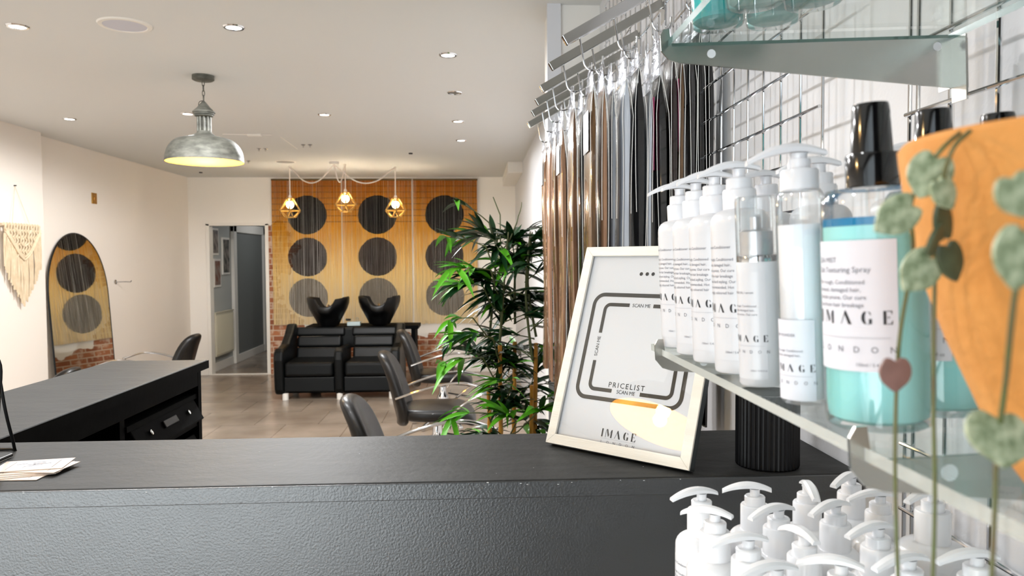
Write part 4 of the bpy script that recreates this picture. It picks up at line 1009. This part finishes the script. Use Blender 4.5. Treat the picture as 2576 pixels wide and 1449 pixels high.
# blue texturising sprays
m_aqua = mat('aqua_blue_liquid', rgb(160, 240, 240), .12, trans=.08, noise=(6, .6, rgb(196, 244, 242), U), ior=1.2)
m_aquad = mat('deep_blue_oil_layer', rgb(20, 150, 205), .1, trans=.3, ior=1.2)
m_teal = mat('teal_liquid', rgb(70, 205, 206), .15, trans=.25, ior=1.2)
TT = text_geo('SEA MIST', .0042); TT2 = text_geo('Salt Texturing Spray', .0044)
def spray(label, loc, rot, r=.0282, group='blue spray bottles on the middle shelf', liq=None, full=True, face=212):
    t = thing('spray_bottle', label, 'bottle', loc, rot, group)
    liq = liq or m_aqua
    MB().lathe([(r*.80, .0035), (r*.93, .006), (r*.955, .012), (r*.955, .114), (0, .114)], 40).build('liquid', liq, t)
    MB().lathe([(0, .1142), (r*.957, .1142), (r*.957, .1185), (0, .1185)], 40).build('oil_layer', m_aquad, t)
    MB().lathe([(r*.88, 0), (r*.97, .0015), (r, .006), (r, .126), (r*.97, .131), (r*.88, .1345), (.013, .1365)], 44).build('bottle_wall', m_clear, t)
    MB().lathe([(.0040, .02), (.0040, .135)], 8).build('dip_tube', m_clear, t)
    MB().lathe([(.0142, .1355), (.0142, .153), (.0136, .1545), (.0112, .1548)], 32).build('spray_collar', m_blackpl, t)
    MB().lathe([(.0112, .1545), (.0098, .180), (.0092, .1825), (0, .1832)], 32).build('spray_cap', m_blackpl, t)
    if full:
        phi = R(face); rr = r+.0002
        b = MB(); wrap_rect(b, rr, phi, .052, .034, .106); L_ = b.build('label', m_label, t)
        b = MB(); wrap(b, IMG, rr+.0003, phi, .060); b.build('brand_print', m_ink, L_)
        b = MB(); wrap(b, LON, rr+.0003, phi, .0445); wrap(b, TT, rr+.0003, phi, .094, -.023); wrap(b, TT2, rr+.0003, phi, .0885, -.023); wrap(b, VOL, rr+.0003, phi, .037, .004)
        for i in range(4): wrap(b, PAR[i], rr+.0003, phi, .082-.0042*i, -.023)
        b.build('small_print', m_greyink, L_)
        b = MB(); wrap_rect(b, rr+.0003, phi, .044, .0524, .0528); b.build('rule', m_rule, L_)
    return t
spray('blue spray bottle with black cap, leftmost of the three on the middle shelf', (.2315, .421, zsh(Z0M, .2315)+.001), (0, -TILT, 0))
spray('blue spray bottle with black cap, half hidden behind the terracotta pot leaves', (.284, .447, zsh(Z0M, .284)+.001), (0, -TILT, 0), face=200)
spray('blue spray bottle at the right edge, mostly hidden by the terracotta pot', (.341, .470, zsh(Z0M, .341)+.001), (0, -TILT, 0), face=200)
for x, y, lq, lb in ((.241, .742, m_teal, 'teal bottle on the upper shelf, at the left, seen from below through the glass'), (.255, .680, m_aqua, 'pale aqua bottle on the upper shelf, second from the left and nearer'),
                     (.294, .738, m_aqua, 'aqua bottle on the upper shelf, low middle one behind the pale bottle'), (.310, .684, m_teal, 'teal bottle on the upper shelf, rightmost of the four')):
    spray(lb, (x, y, zsh(Z0U+.007, x)+.0012), (0, -TILT, 0), r=.0255, group='bottles on the upper glass shelf', liq=lq, full=False)

# the crowd of pump bottles on the lower shelf: (head px, nozzle tip px) -> place
ZH = 1.317
LOW = [((1765, 1229), (1672, 1240)), ((1899, 1218), (1803, 1216)), ((1799, 1280), (1704, 1268)), ((1959, 1270), (1871, 1288)), ((2031, 1212), (2026, 1240)), ((1883, 1343), (1772, 1352)),
       ((2024, 1335), (1946, 1298)), ((1954, 1415), (1831, 1430)), ((2142, 1190), (2084, 1210)), ((2215, 1235), (2120, 1240)), ((2102, 1260), (2013, 1283)), ((2209, 1315), (2112, 1333)),
       ((2117, 1405), (1995, 1392)), ((2288, 1393), (2191, 1411)), ((2459, 1385), (2362, 1392))]
LOWL = ['leftmost in the back row of the lower shelf', 'second in the lower shelf back row, spout below the ribbed pot', 'left of the second row, its spout sloping down to the right', 'second of the second row on the lower shelf',
        'with its spout turned towards the camera', 'left of the third row, in front of the two leftmost ones', 'with spout sloping steeply down to the right, mid crowd', 'at the bottom edge of the photo, only its pump showing',
        'rightmost of the back row, in front of the counter end', 'in the second row just left of the chrome wires', 'in the middle of the second row, spout curving left', 'in the third row left of the chrome wires, with an arched spout',
        'in the front row, spout sloping down to the right', 'in the front row, crossed by the left hanging stem', 'in the front row, rightmost, between the two right hanging stems']
for i, (hp_, tp_) in enumerate(LOW):
    p = onZ(hp_[0], hp_[1], ZH-.002); q = onZ(tp_[0], tp_[1], ZH-.004)
    d = q-p; ang = math.atan2(d.y, d.x)+PI
    if i == 4: ang = math.atan2(-1, -.15)+PI
    zb = zsh(Z0L, p.x)
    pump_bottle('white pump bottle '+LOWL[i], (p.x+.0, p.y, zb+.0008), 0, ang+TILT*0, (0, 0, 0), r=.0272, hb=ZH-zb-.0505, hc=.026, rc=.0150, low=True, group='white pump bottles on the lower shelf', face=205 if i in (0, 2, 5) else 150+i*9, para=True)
p = onZ(2377, 1225, 1.332); zb = zsh(Z0L, p.x)
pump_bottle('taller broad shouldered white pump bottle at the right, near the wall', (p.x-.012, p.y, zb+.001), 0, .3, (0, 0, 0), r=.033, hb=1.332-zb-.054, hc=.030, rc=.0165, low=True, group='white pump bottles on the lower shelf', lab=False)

# ================================================================ FRAMED PRICE LIST
BLp = Vector((.115, 1.243, ZT)); BRp = Vector((.304, 1.059, ZT)); fe = (BRp-BLp).normalized(); fw_ = .2637; fh = .346
lean = .35; bk_ = Vector((fe.y*-1, fe.x, 0)); bk_ = bk_ if bk_.y > 0 else -bk_
fu = Vector((0, 0, 1))*math.cos(lean)+bk_*math.sin(lean); fn = fe.cross(fu)   # towards the viewer
fr = bpy.data.objects.new('picture_frame', None); COL.objects.link(fr)
o_ = BLp+fn*0+Vector((0, 0, .0062))
fr.matrix_world = Matrix(((fe.x, -fn.x, fu.x, o_.x), (fe.y, -fn.y, fu.y, o_.y), (fe.z, -fn.z, fu.z, o_.z), (0, 0, 0, 1)))
tag(fr, 'pale wooden frame with a printed price list leaning back on the counter', 'picture frame')
m_fwood = mat('pale_ash_veneer', rgb(232, 226, 214), .45, noise=(6, .5, rgb(216, 208, 194), (1, 1, 8)), bump=(30, .2, (1, 1, 20)))
m_fside = mat('grey_frame_side', rgb(88, 92, 92), .35, metal=.5)
mw = .0165
for nm, poly in (('frame_rail', [(0, 0), (fw_, 0), (fw_-mw, mw), (mw, mw)]), ('frame_rail', [(0, fh), (mw, fh-mw), (fw_-mw, fh-mw), (fw_, fh)]), ('frame_stile', [(0, 0), (mw, mw), (mw, fh-mw), (0, fh)]), ('frame_stile', [(fw_, 0), (fw_, fh), (fw_-mw, fh-mw), (fw_-mw, mw)])):
    b = MB(); b.prism(poly, 0, .004); b.build(nm, m_fwood, fr, bevel=.0006)
b = MB(); b.box((.0005, .004, .0005), (fw_-.0005, .018, .004)).box((.0005, .004, fh-.004), (fw_-.0005, .018, fh-.0005)).box((.0005, .004, .0005), (.004, .018, fh-.0005)).box((fw_-.004, .004, .0005), (fw_-.0005, .018, fh-.0005))
b.build('frame_side', m_fside, fr)
MB().box((.004, .012, .004), (fw_-.004, .0145, fh-.004)).build('backing_board', m_blackp, fr)
pr_ = MB().box((mw*.8, .0085, mw*.8), (fw_-mw*.8, .009, fh-mw*.8)).build('poster', mat('white_poster_paper', rgb(232, 232, 234), .5), fr)
MB().box((mw*.9, .0055, mw*.9), (fw_-mw*.9, .0065, fh-mw*.9)).build('glass_pane', m_pane, fr)
S_ = Matrix.Rotation(PI/2, 4, 'X')   # 2D print (x,y) -> frame plane (x, z), facing the viewer
def pprint(mb, geo, x, z, rot=0, y=.0081):
    vs, fs = geo; c, s_ = math.cos(rot), math.sin(rot)
    mb.add([(x+a*c-b2*s_, y, z+a*s_+b2*c) for a, b2 in vs], fs)
def rring(x0, z0, x1, z1, r, th, cuts=()):
    """rounded square line with gaps; cuts = list of (side, a, b)"""
    pts = []
    for cx, cz, a0 in ((x1-r, z1-r, 0), (x0+r, z1-r, 90), (x0+r, z0+r, 180), (x1-r, z0+r, 270)):
        for i in range(9): a = R(a0+90*i/8); pts.append((cx, cz, math.cos(a), math.sin(a)))
    n = len(pts); vs = []; fs = []
    for cx, cz, c, s_ in pts: vs += [(cx+r*c, cz+r*s_), (cx+(r-th)*c, cz+(r-th)*s_)]
    for i in range(n):
        j = (i+1) % n
        if i % 9 == 8 and cuts:
            side = {8: 'T', 17: 'L', 26: 'B', 35: 'R'}[i]
            cu_ = [c for c in cuts if c[0] == side]
            if cu_:
                _, g0, g1 = cu_[0]
                o1, i1, o2, i2 = vs[2*i], vs[2*i+1], vs[2*j], vs[2*j+1]
                L = lambda p, q, t_: (p[0]+(q[0]-p[0])*t_, p[1]+(q[1]-p[1])*t_)
                k = len(vs); vs += [L(o1, o2, g0), L(i1, i2, g0), L(o1, o2, g1), L(i1, i2, g1)]
                fs += [(2*i, 2*i+1, k+1, k), (k+2, k+3, 2*j+1, 2*j)]; continue
        fs.append((2*i, 2*i+1, 2*j+1, 2*j))
    return vs, fs
b = MB()
pprint(b, rring(.0318, .082, .2318, .2655, .022, .0068), 0, 0)
pprint(b, rring(.0560, .0972, .2140, .2480, .013, .0062, [('T', .38, .72), ('B', .26, .66), ('L', .32, .70), ('R', .3, .68)]), 0, 0)
b.build('rounded_border_print', mat('charcoal_print', rgb(52, 50, 48), .4), pr_)
b = MB()
for s_ in (.1166, .1279, .1391): pprint(b, poly_geo([[(s_+.0032*math.cos(2*PI*k/16), .2997+.0032*math.sin(2*PI*k/16)) for k in range(16)]]), 0, 0)
b.build('three_dots_print', m_ink, pr_)
b = MB(); pprint(b, text_geo('PRICELIST', .0122, 'CENTER', 1.3), .1290, .1062)
pprint(b, text_geo('SCAN ME', .0086, 'CENTER', .95), .1300, .0972)
pprint(b, text_geo('SCAN ME', .0086, 'CENTER', .95), .1285, .2420)
pprint(b, text_geo('SCAN ME', .0086, 'CENTER', .95), .0618, .1720, PI/2)
b.build('lettering_print', m_ink, pr_)
gI, wI = stencil(.0130, .42); k_ = .063/wI
b = MB(); pprint(b, ([(a*k_-.0315, c) for a, c in gI[0]], gI[1]), .1318, .0262); b.build('brand_print', m_ink, pr_)
b = MB(); pprint(b, spread('LONDON', .0062, .0118), .1320, .0170-.0005); b.build('city_print', m_greyink, pr_)
b = MB(); pprint(b, rect(-.032, 0, .032, .0004), .1320, .0238); b.build('rule_print', m_rule, pr_)
b = MB(); b.box((-.03, 0, 0), (.03, .003, .20), T(fw_/2, .016, .03) @ RX(R(-32))); b.build('easel_strut', m_blackp, fr)

# ================================================================ THINGS ON THE COUNTER
rp = thing('ribbed_pot', 'black vertically ribbed cylindrical pot on the right end of the counter', 'pot', (.437, 1.106, ZT+.0005))
n = 132; b = MB(); vs = []; fs = []; lv = [(0, .985), (.002, 1), (.108, 1), (.1095, .985), (.1095, .93), (.02, .92)]
for z, k in lv:
    for i in range(n):
        rr = .0452*k+(.0011 if i % 3 == 0 else -.0003)*(1 if k > .95 else 0); a = 2*PI*i/n; vs.append((rr*math.cos(a), rr*math.sin(a), z))
for j in range(len(lv)-1):
    for i in range(n): fs.append((j*n+i, j*n+(i+1) % n, (j+1)*n+(i+1) % n, (j+1)*n+i))
fs.append(tuple(reversed(range(n)))); fs.append(tuple((len(lv)-1)*n+i for i in range(n)))
b.add(vs, fs, False); b.build('pot_body', mat('black_glazed_ribs', rgb(7, 7, 9), .42, spec=.3), rp)
MB().lathe([(.0462, .108), (.0466, .1095), (.0425, .1100), (.042, .1085)], 60, cap=False).build('rim', m_blackpl, rp)
# business cards
m_cardp = mat('blush_white_card', rgb(206, 196, 194), .45, noise=(5, .5, rgb(212, 190, 168), U))
cards = [(-.672, 1.126, .13), (-.668, 1.134, .22), (-.664, 1.140, .28), (-.660, 1.146, .20), (-.655, 1.150, .46), (-.663, 1.156, .24)]
cl = ['lowest business card of the little fanned pile on the counter, nearest the edge', 'second business card from the bottom of the fanned pile', 'third business card from the bottom of the fanned pile', 'fourth business card from the bottom of the fanned pile',
      'fifth business card of the pile, turned so a corner juts out to the right', 'topmost business card with thin line drawing in a ruled panel']
for i, (x, y, a) in enumerate(cards):
    z = ZT+.0006+i*.0011
    t = thing('business_card', cl[i], 'card', (x, y, z), (0, 0, [-.02, .35, .25, .15, -.12, .18][i]), 'business cards on the counter')
    MB().box((-.0475, -.0300, 0), (.0475, .0300, .0009)).build('card', m_cardp, t)
    b = MB(); b.box((-.031, -.022, .0009), (-.0303, .022, .00098)).box((.0303, -.022, .0009), (.031, .022, .00098))
    b.build('side_rules', m_ink, t)
    if i == 5:
        MB().box((-.030, -.023, .0009), (.030, .023, .00096)).build('white_panel', m_white, t)
        b = MB(); q = .0012
        b.tube([(-.024, .004, q), (-.012, .008, q), (-.006, -.001, q), (0, .0, q), (.012, .003, q), (.022, .004, q)], .0002, 4)
        b.tube([(-.003, .006, q), (-.004, .013, q), (.010, .014, q), (.013, .010, q), (.010, .006, q), (-.003, .006, q)], .0002, 4)
        b.tube([(0, .006, q), (0, -.008, q), (-.01, -.008, q), (-.01, -.016, q)], .0002, 4); b.tube([(0, -.003, q), (.012, -.003, q)], .0002, 4)
        b.build('line_drawing', m_greyink, t)
# wire easel at the left edge
st = thing('wire_stand', 'black wire display stand cut off by the left edge, standing on the counter', 'stand', (-.735, 1.20, ZT))
b = MB(); b.tube(catmull([(-.004, -.015, .004), (-.010, .01, .09), (-.020, .03, .155), (-.06, .03, .163), (-.10, .03, .155), (-.11, .01, .09), (-.116, -.015, .004)], 6), .0028, 8).build('front_wire', m_blackmetal, st)
b = MB(); b.tube(catmull([(-.022, .03, .15), (-.024, .05, .07), (-.024, .070, .006), (-.032, .074, .003), (-.09, .074, .003), (-.098, .070, .006), (-.1, .05, .07), (-.1, .03, .15)], 5), .0025, 8).build('rear_wire', m_blackmetal, st)
MB().tube([(-.005, -.03, .004), (-.005, .03, .004)], .0028, 8).build('ledge_wire', m_blackmetal, st)

# ================================================================ TERRACOTTA POT WITH TRAILING HEARTS
m_terra = mat('orange_terracotta', rgb(224, 160, 88), .8, noise=(26, .5, rgb(208, 138, 66), U), bump=(160, .5, U))
px_, py_ = .2535, .285
tp_ = thing('terracotta_pot', 'rounded orange terracotta pot standing on the middle shelf at the right edge', 'plant pot', (px_, py_, zsh(Z0M, px_)+.002), (0, 0, 0))
MB().lathe([(.030, 0), (.040, .014), (.0485, .034), (.060, .060), (.0685, .084), (.0745, .108), (.0785, .134), (.0790, .139), (.077, .1415), (.074, .139), (.072, .120), (.060, .110), (0, .112)], 64).build('pot_wall', m_terra, tp_)
MB().lathe([(0, .114), (.071, .121)], 40, cap=False).build('soil', mat('dark_soil', rgb(52, 38, 28), .95, bump=(200, 1, U)), tp_)
m_hg = mat('silver_green_heart_leaf', rgb(112, 128, 94), .5, noise=(260, .35, rgb(192, 200, 168), U))
m_hp = mat('mauve_brown_heart_leaf', rgb(122, 92, 84), .5, noise=(120, .5, rgb(150, 112, 104), U))
m_hd = mat('dark_olive_heart_leaf', rgb(56, 66, 48), .5, noise=(120, .5, rgb(84, 96, 70), U))
m_vine = mat('olive_brown_stem', rgb(112, 98, 70), .6, noise=(60, .5, rgb(96, 116, 66), U))
sh = thing('string_of_hearts', 'trailing string of hearts plant with mottled grey green leaves over the shelf edge', 'plant', (px_, py_, tp_.location.z+.122))
O = Vector(sh.location)
def vine(pts, r=.0008):
    MB().tube(catmull([Vector(onY(x, y, Y))-O for x, y, Y in pts], 6), r, 6).build('stem', m_vine, sh)
vine([(2420, 330, .27), (2372, 372, .262), (2330, 430, .268), (2290, 520, .272), (2296, 640, .285), (2262, 860, .300), (2252, 1100, .302), (2254, 1300, .303), (2262, 1520, .303)])
vine([(2440, 330, .26), (2392, 385, .25), (2362, 520, .262), (2352, 700, .280), (2348, 1000, .285), (2352, 1250, .285), (2345, 1520, .286)])
vine([(2640, 380, .195), (2560, 700, .195), (2530, 960, .215), (2508, 1140, .235), (2502, 1300, .240), (2492, 1520, .242)])
def heart(x, y, Y, size, rotd, m, label, yaw=0, pitch=0, asp=1.0):
    p = onY(x, y, Y); s_ = size*Y/F_PX/2; pts = []
    for i in range(28):
        a = 2*PI*i/28; r_ = 1.0; nx = math.sin(a)*1.0*asp; ny = -math.cos(a)
        if abs(a-PI) < .55: ny -= .42*(1-abs(a-PI)/.55)
        if abs(a) < .5 or abs(a-2*PI) < .5: q = min(a, 2*PI-a); ny -= .22*(1-q/.5)
        pts.append((nx*s_, ny*s_))
    b = MB(); n_ = len(pts); th = .0007
    Mx = RZ(yaw) @ RX(pitch) @ Matrix.Rotation(R(rotd), 4, 'Y')
    vs = [(0, -th-.15*s_, 0)]+[(a, -th+.0*abs(a), c) for a, c in pts]+[(0, th-.12*s_, 0)]+[(a, th, c) for a, c in pts]
    fs = [(0, 1+i, 1+(i+1) % n_) for i in range(n_)]+[(n_+1, n_+2+(i+1) % n_, n_+2+i) for i in range(n_)]+[(1+i, n_+2+i, n_+2+(i+1) % n_, 1+(i+1) % n_) for i in range(n_)]
    b.add(vs, fs, True, Mx); o = b.build('heart_leaf', m, sh); o.location = p-O; return o
for a in ((2340, 432, .262, 118, 20, m_hg, 'a', -.2, .1, .95), (2262, 538, .262, 128, 55, m_hg, 'b', 0, 0, .78), (2318, 676, .268, 122, 40, m_hg, 'c', 0, 0, .85), (2372, 560, .262, 110, 170, m_hd, 'd', .5, 0, .7),
          (2348, 610, .258, 90, 190, m_hd, 'e', .7, .3, .7), (2390, 650, .262, 105, -20, m_hd, 'f', .3, 0, .8), (2372, 480, .255, 90, -30, m_hg, 'g', .2, 0, .8),
          (2252, 935, .292, 88, 0, m_hp, 'h', 0, 0, .95), (2558, 482, .188, 118, -20, m_hg, 'i', 0, 0, 1.0), (2568, 634, .190, 165, 10, m_hg, 'j', 0, 0, .9), (2512, 1092, .226, 150, 8, m_hg, 'k', 0, -.55, 1.15)):
    heart(*a)
